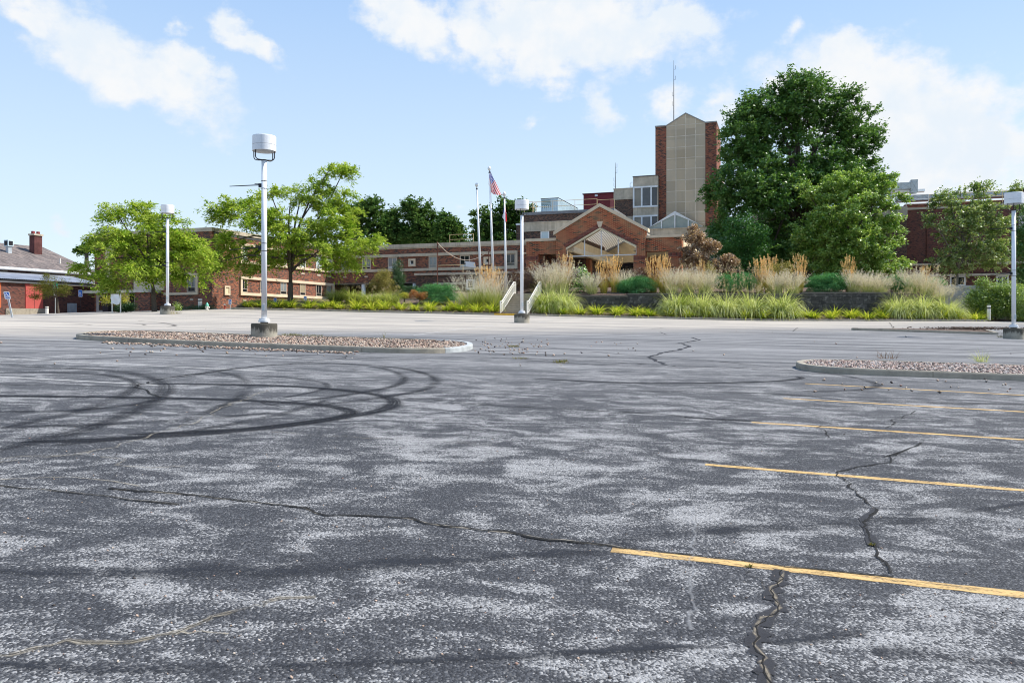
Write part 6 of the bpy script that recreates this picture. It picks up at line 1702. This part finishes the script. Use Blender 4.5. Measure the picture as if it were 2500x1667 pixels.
shrub('conical_evergreen', 'narrow dark evergreen shrub with a pointed top in front of the far wing', 972, 722, 72, ((973, 690, 18, 24), (978, 712, 22, 14), (970, 660, 11, 16), (972, 642, 5, 8), (955, 690, 12, 10)), 150, 60, .1, .06, .26, L_DARKGR, 91)
shrub('bushy_pear_shrub', 'loose olive-green cone-shaped shrub beside the dark evergreen', 935, 715, 71, ((932, 690, 26, 22), (935, 670, 16, 14), (945, 705, 26, 12), (915, 700, 14, 12)), 170, 50, .09, .065, .26, L_BUFF, 92)
shrub('low_shrub', 'low dark green shrub left of the spreading juniper', 1000, 722, 71, ((1000, 708, 14, 8), (1012, 705, 10, 7)), 50, 40, .08, .05, .18, L_DARKGR, 93)
shrub('yellow_shrub', 'small yellow-green shrub in the mulch beside the orange one', 987, 730, 66.5, ((987, 722, 10, 6),), 40, 40, .09, .03, .14, L_YELLOWSH, 94)
shrub('orange_shrub', 'small shrub with orange-brown dying leaves in front of the juniper', 1025, 732, 66, ((1012, 720, 13, 8), (1035, 722, 12, 8), (1010, 712, 8, 4)), 60, 36, .08, .05, .17, L_ORANGE, 95)
shrub('buff_shrub', 'tall buff-tipped shrub rising behind the grasses under the oak', 1900, 690, 70, ((1890, 655, 24, 14), (1915, 650, 18, 12), (1875, 662, 14, 12), (1925, 662, 14, 12), (1900, 670, 30, 12)), 120, 36, .1, .05, .26, L_BUFF, 96)
shrub('buff_shrub', 'small buff shrub in front of the copper maple', 1735, 690, 69, ((1735, 665, 14, 10), (1730, 650, 8, 8), (1742, 678, 12, 8)), 50, 32, .1, .05, .22, L_BUFF, 97)
shrub('green_shrub', 'big rounded bright green shrub behind the right bollard', 2430, 785, 65.5, ((2420, 735, 44, 34), (2395, 740, 34, 26), (2470, 730, 44, 36), (2440, 710, 40, 22), (2380, 725, 16, 14), (2410, 765, 44, 18), (2480, 760, 40, 24), (2400, 692, 8, 10)), 420, 70, .14, .09, .42, L_SHRUB, 98, up=.6, r0=.06)
shrub('green_shrub', 'green leafy bush cut off by the right edge beside the lamp post', 2530, 790, 62, ((2520, 735, 34, 40), (2560, 730, 40, 44), (2530, 765, 40, 22)), 200, 60, .14, .09, .42, L_SHRUB, 99, up=.6, r0=.06)
shrub('low_shrub', 'dark low shrub in front of the glazed entrance doors', 308, 761, 58, ((300, 751, 18, 8), (318, 749, 14, 8), (290, 755, 10, 5)), 90, 45, .09, .05, .2, L_DARKGR, 100)
shrub('yellow_shrub', 'thin yellow-green shrub around the covered sign board', 290, 760, 58.5, ((258, 735, 8, 10), (302, 730, 12, 14), (262, 728, 7, 6), (298, 742, 10, 8)), 60, 26, .1, .06, .24, L_YELLOWSH, 101, r0=.03)
shrub('low_hedge', 'strip of low green ground cover along the foot of the left wing', 455, 757, 64.5, ((440, 753, 30, 4), (480, 752, 30, 4), (505, 751, 26, 4)), 120, 40, .08, .03, .2, L_DARKGR, 102, r0=0)
shrub('low_shrub', 'small green shrub behind the base of the second lamp post', 432, 758, 60, ((432, 750, 6, 10),), 26, 30, .09, .06, .16, L_SHRUB, 103)

# ornamental grasses --------------------------------------------------------
def blades(rng, n, r0, L, W, tilt0, tilt1, bend, seg=4, power=1.0, zf=1.0):
    """arching blades; returns vertices and quads"""
    az = rng.uniform(0, 2 * np.pi, n); rr = r0 * np.sqrt(rng.uniform(0, 1, n)); baz = rng.uniform(0, 2 * np.pi, n)
    x, y = rr * np.cos(baz), rr * np.sin(baz); z = np.zeros(n)
    az = np.where(rng.uniform(0, 1, n) < .65, baz + rng.normal(0, .5, n), az)
    l = L * rng.uniform(.6, 1.15, n); th = rng.uniform(tilt0, tilt1, n); bd = bend * rng.uniform(.5, 1.4, n)
    V = []; face = rng.uniform(-.9, .9, n)
    for k in range(seg + 1):
        f = k / seg; w = W * (1 - f ** 1.6) * .5 + W * .03
        sx, sy = -np.sin(az + face), np.cos(az + face)
        V.append(np.stack([np.stack([x - sx * w, y - sy * w, z], 1), np.stack([x + sx * w, y + sy * w, z], 1)], 1))
        t_ = th + bd * ((k + .5) / seg) ** power; st = l / seg
        x = x + np.sin(t_) * np.cos(az) * st; y = y + np.sin(t_) * np.sin(az) * st; z = z + np.cos(t_) * st * zf
    V = np.stack(V, 1)                       # n, seg+1, 2, 3
    base = (np.arange(n) * (seg + 1) * 2)[:, None, None]
    q = np.array([[2 * k, 2 * k + 1, 2 * k + 3, 2 * k + 2] for k in range(seg)])[None]
    return V.reshape(-1, 3), (base + q).reshape(-1, 4), np.stack([x, y, z], 1), np.stack([np.sin(th + bd) * np.cos(az), np.sin(th + bd) * np.sin(az), np.cos(th + bd)], 1)
def plume_quads(rng, tips, dirs, ln, wid, per, L, W):
    n = len(tips); f = rng.uniform(-1, .12, (n, per, 1)); c = tips[:, None] + dirs[:, None] * f * ln
    c = c + rng.normal(0, wid, (n, per, 3)) * (1 - np.abs(f + .45))[:, :, :1]
    return leaf_quads(c.reshape(-1, 3), L, W, rng, .0, -.6)
def clump(name, label, kind, seed):
    rng = np.random.default_rng(seed); t = thing(name, label, 'plant')
    if kind == 'lily':
        V, Q, _, _ = blades(rng, 150, .2, .98, .05, .2, 1.1, 1.2); fastmesh('blades', V, Q, G_LILY, t)
    elif kind == 'striped':
        V, Q, tp, dr = blades(rng, 1250, .5, 1.55, .036, .1, 1.0, 2.0, 5, 1.2); fastmesh('blades', V, Q, G_MISC, t)
        V, Q, tp, dr = blades(rng, 38, .35, 1.75, .01, .02, .38, .3); fastmesh('stems', V, Q, G_SILVER, t)
        V, Q = plume_quads(rng, tp, dr, .26, .05, 16, .09, .02); fastmesh('plumes', V, Q, P_BUFF, t)
    elif kind == 'green':
        V, Q, tp, dr = blades(rng, 560, .38, 1.6, .032, .05, .7, 1.5, 5, 1.3); fastmesh('blades', V, Q, G_GREEN, t)
        V, Q, tp, dr = blades(rng, 14, .3, 1.5, .01, .02, .35, .3); fastmesh('stems', V, Q, G_SILVER, t)
        V, Q = plume_quads(rng, tp, dr, .22, .04, 14, .07, .02); fastmesh('plumes', V, Q, P_BUFF, t)
    elif kind == 'mauve':
        V, Q, _, _ = blades(rng, 300, .5, 1.1, .022, .05, .6, .7); fastmesh('blades', V, Q, G_SILVER, t)
        V, Q, tp, dr = blades(rng, 240, .5, 1.75, .012, .02, .5, .35); fastmesh('stems', V, Q, G_SILVER, t)
        V, Q = plume_quads(rng, tp, dr, .62, .04, 34, .09, .02); fastmesh('plumes', V, Q, P_MAUVE, t)
    elif kind == 'tan':
        V, Q, _, _ = blades(rng, 260, .28, 1.25, .02, .02, .35, .5); fastmesh('blades', V, Q, m_leaf('reed_blades', [(.16, .17, .03), (.3, .28, .06), (.44, .37, .11)], .35), t)
        V, Q, tp, dr = blades(rng, 75, .26, 1.95, .01, .0, .26, .12); fastmesh('stems', V, Q, P_TAN, t)
        V, Q = plume_quads(rng, tp, dr, .42, .018, 26, .1, .032); fastmesh('spikes', V, Q, P_TAN, t)
    elif kind == 'feather':
        V, Q, _, _ = blades(rng, 520, .55, 1.5, .02, .02, .55, .9, 5); fastmesh('blades', V, Q, G_GREEN, t)
        V, Q, tp, dr = blades(rng, 170, .55, 1.95, .011, .02, .42, .4); fastmesh('stems', V, Q, G_SILVER, t)
        V, Q = plume_quads(rng, tp, dr, .6, .035, 22, .08, .016); fastmesh('plumes', V, Q, P_MAUVE, t)
    return t
PROTO = {}
KIND = {'lily': ('daylily_clump', 'low arching yellow-green daylily clump in the row along the far kerb'), 'striped': ('striped_grass', ''), 'green': ('fountain_grass', ''), 'mauve': ('plumed_grass', ''), 'tan': ('reed_grass', ''), 'feather': ('feather_grass', '')}
used = set()
def plant(kind, px, s, h, label=None, group=None, w=None, rz=None):
    """put a clump in the bed: direction px, s metres behind the kerb, scaled to height and width factors"""
    v = RND.randrange(3); key = (kind, v)
    p = bpt(px, s, -.03)
    if key not in PROTO: PROTO[key] = clump(KIND[kind][0], label or KIND[kind][1], kind, 200 + hash_kind(kind) * 10 + v); o = PROTO[key]; first = True
    else: o = dup(PROTO[key], p); first = False
    o.location = p; o.rotation_euler = (0, 0, RND.uniform(0, 6.28) if rz is None else rz)
    w = w or h; o.scale = (w, w, h); o['label'] = label or KIND[kind][1]
    if group: o['group'] = group
    elif 'group' in o: del o['group']
    return o
def hash_kind(k): return ['lily', 'striped', 'green', 'mauve', 'tan', 'feather'].index(k)

# front row of daylilies along the kerb (left and right of the steps), second row behind
ROWL = ('yellow-green daylily clump in the kerbside row left of the steps', 'daylilies left of the steps')
ROWR = ('yellow-green daylily clump in the kerbside row right of the steps', 'daylilies right of the steps')
px = 600
while px < 2385:
    if not 1208 < px < 1300:
        lb, gr = ROWL if px < 1250 else ROWR
        if px > 860 or RND.random() < .8:
            plant('lily', px + RND.uniform(-5, 5), .75 + RND.uniform(-.1, .25), RND.uniform(1.0, 1.3) * (.75 if px < 860 else 1), lb, gr, RND.uniform(1.05, 1.3))
    px += 44 if px > 1250 else 38
px = 640
while px < 2390:
    if not 1190 < px < 1330 and not 985 < px < 1010:
        lb, gr = ROWL if px < 1250 else ROWR
        plant('lily', px + RND.uniform(-8, 8), 1.75 + RND.uniform(-.15, .3), RND.uniform(1.05, 1.4) * (.75 if px < 860 else 1), lb, gr, RND.uniform(1.1, 1.35))
    px += 58
G_ = 'arching grasses'
for px, s, h, w, lb in ((820, 4.2, .86, .95, 'arching green fountain grass clump left of the white undercroft column'), (860, 3.9, .92, 1.0, 'arching green fountain grass clump just in front of the white undercroft column'), (905, 3.2, .8, 1.1, 'wide fountain grass mound right of the white undercroft column'), (950, 3.4, .88, 1.05, 'pale-tipped fountain grass mound in front of the dark evergreen')):
    plant('green', px, s, h * 1.15, lb, 'fountain grasses left of the flagpoles', w * 1.25)
for px, s, h, w, lb in ((1150, 2.6, 1.0, .95, 'feathery pale grass clump at the left of the tall drift before the flagpoles'), (1185, 3.0, 1.06, .95, 'feathery pale grass clump in the middle of the tall drift before the flagpoles'), (1212, 2.4, .95, .85, 'feathery pale grass clump against the left stair railing')):
    plant('feather', px, s, h * 1.2, lb, 'feathery grasses before the flagpoles', w * 1.25)
for px, s, h, w, lb in ((1330, 1.9, .95, .9, 'striped arching grass beside the right stair railing'), (1372, 2.1, 1.02, .95, 'striped arching grass at the left end of the block wall'),
                        (1650, 1.9, 1.0, 1.0, 'striped arching grass at the left end of the middle drift'), (1712, 2.0, 1.06, 1.05, 'striped arching grass second from left in the middle drift'), (1772, 1.8, 1.0, 1.0, 'striped arching grass below the spreading juniper'), (1832, 2.0, 1.03, 1.05, 'striped arching grass below the tan plumes'), (1905, 1.9, 1.08, 1.1, 'striped arching grass at the right end of the middle drift'),
                        (2195, 1.9, .92, 1.0, 'striped arching grass at the right end of the block wall'), (2250, 2.0, .98, 1.05, 'striped arching grass below the last mauve grass'), (2308, 1.8, .82, .95, 'striped arching grass nearest the low concrete wall')):
    plant('striped', px, s, h * 1.95, lb, 'striped grasses in front of the block wall', w * 1.3)
for px, s, h, w, lb in ((1340, 4.0, 1.3, 1.0, 'mauve plumed grass just right of the steps railing'), (1372, 4.6, 1.38, 1.0, 'mauve plumed grass below the left portico pier'), (1445, 3.9, .95, .8, 'grey-green mauve-tipped grass beside the bright sapling'), (1520, 5.2, .98, .9, 'mauve plumed grass behind the low end of the block wall'),
                        (1640, 4.1, 1.12, .95, 'mauve plumed grass at the left of the long drift under the copper maple'), (1680, 4.2, 1.15, .95, 'mauve plumed grass in the middle of the long drift under the copper maple'), (1722, 4.0, 1.05, .95, 'mauve plumed grass at the right of the long drift under the copper maple'),
                        (1895, 4.0, 1.05, .9, 'silvery mauve grass amid the tan spikes under the oak'), (1935, 3.8, .98, .9, 'silvery mauve grass beside the large bluish juniper'),
                        (2085, 4.0, 1.05, .85, 'mauve plumed grass right of the large bluish juniper'), (2118, 3.8, .98, .9, 'mauve plumed grass leaning over the wall, middle of its group'), (2150, 3.8, .86, .85, 'mauve plumed grass left of the squeezed juniper'),
                        (2225, 4.2, 1.1, .9, 'mauve plumed grass right of the squeezed juniper'), (2262, 4.0, 1.02, .95, 'mauve plumed grass at the right end above the striped grass'), (2292, 3.8, .85, .9, 'last mauve plumed grass before the low concrete wall')):
    o = plant('mauve', px, s, h * .86, lb, 'mauve plumed grasses', w * .98)
for px, s, h, w, lb in ((1180, 6.5, 1.25, 1.0, 'tan reed grass left of the rusty post among the flagpoles'), (1200, 6.2, 1.22, 1.0, 'tan reed grass right of the rusty post among the flagpoles'), (1215, 5.8, 1.1, .9, 'tan reed grass beside the flagpole nearest the steps'),
                        (1382, 5.4, 1.28, .8, 'tan reed grass spikes at the foot of the left portico pier'), (1474, 4.3, 1.1, .9, 'tan reed grass right of the bright sapling'), (1500, 4.6, 1.22, .85, 'tan reed grass in front of the portico rear column'),
                        (1595, 4.8, 1.18, .95, 'leaning tan reed grass left of the right portico pier'), (1618, 4.5, 1.25, .95, 'tan reed grass in front of the right portico pier'), (1712, 5.5, 1.05, .5, 'thin tan reed grass spikes before the copper maple'),
                        (1855, 4.4, 1.15, .95, 'tan reed grass right of the spreading juniper'), (1876, 4.8, 1.2, .9, 'tan reed grass in front of the buff shrub'), (1952, 4.6, 1.24, .85, 'tan reed grass right of the buff shrub'),
                        (2072, 4.6, 1.2, .75, 'tan reed grass behind the large bluish juniper'), (2258, 5.2, 1.05, .5, 'few tan reed spikes behind the last mauve grasses')):
    plant('tan', px, s, h, lb, 'tan reed grasses', w)

# weeds: in the islands, in joints of the asphalt, grass by the wing
def tuft(label, p, n, h, r, mat, seed, name='weed_tuft', group='weeds'):
    rng = np.random.default_rng(seed); V, Q, _, _ = blades(rng, n, r, h, .012, .1, 1.0, .9, 3)
    o = fastmesh(name, V, Q, mat); o.location = p; return tag(o, label, 'weed', group)
for i, (px, py, n, h, r, mat, lb) in enumerate(((710, 822, 160, .12, .35, G_WEED, 'low green weeds along the back kerb of the left island'), (750, 825, 200, .12, .5, G_WEED, 'low green weeds spreading in the gravel of the left island'),
        (937, 833, 8, .5, .03, G_WEED, 'single tall grass sprig behind the left island'), (2396, 888, 60, .42, .14, G_SILVER, 'pale green weed tuft at the back of the right island'), (2165, 880, 40, .35, .3, m_leaf('dry_weed', [(.12, .07, .05), (.2, .13, .09)], .2), 'dry brown weed at the back of the right island'),
        (1254, 847, 90, .1, .16, G_WEED, 'small green weed among the loose stones by the left island'), (1368, 886, 70, .09, .2, G_WEED, 'yellowish weeds in the asphalt crack in mid lot'), (1376, 882, 50, .08, .12, G_WEED, 'yellow weed in the branching crack in mid lot'),
        (1270, 876, 60, .08, .2, G_WEED, 'tiny weeds in the long crack near the loose stones'), (1829, 1384, 16, .02, .014, G_WEED, 'tiny green weed on the nearest yellow line'), (2129, 1332, 16, .022, .016, G_WEED, 'tiny green weed in the sealed crack above the nearest yellow line'),
        (430, 768, 60, .2, .3, G_WEED, 'weeds at the foot of the second lamp post'), (2448, 826, 60, .22, .3, G_WEED, 'weeds at the foot of the far right lamp post'))):
    p = ground(px, py); p.z += .05 if py < 840 or 2100 < px and py < 900 else .004; tuft(lb, p, n, h, r, mat, 300 + i)
lawn = []
rng = np.random.default_rng(77)
V, Q, _, _ = blades(rng, 2600, 1.0, .3, .02, .1, .9, .8, 3)
# grass strip at the foot of the lit wing wall
k = np.repeat(rng.uniform(-22.0, -13.5, 2600), 8); y0 = np.repeat(rng.uniform(0, 1, 2600), 8)
yy = KY + .5 + y0 * np.clip((k + 24) * 1.1 + 3, 3, 9)
z0 = np.array([bedz(a, b) for a, b in zip(k[::8], yy[::8])]).repeat(8)
V2 = V.copy(); V2[:, 0] = V2[:, 0] * .3 + k; V2[:, 1] = V2[:, 1] * .3 + yy; V2[:, 2] += z0
tag(fastmesh('bed_grass', V2, Q, G_LILY), kind='stuff')
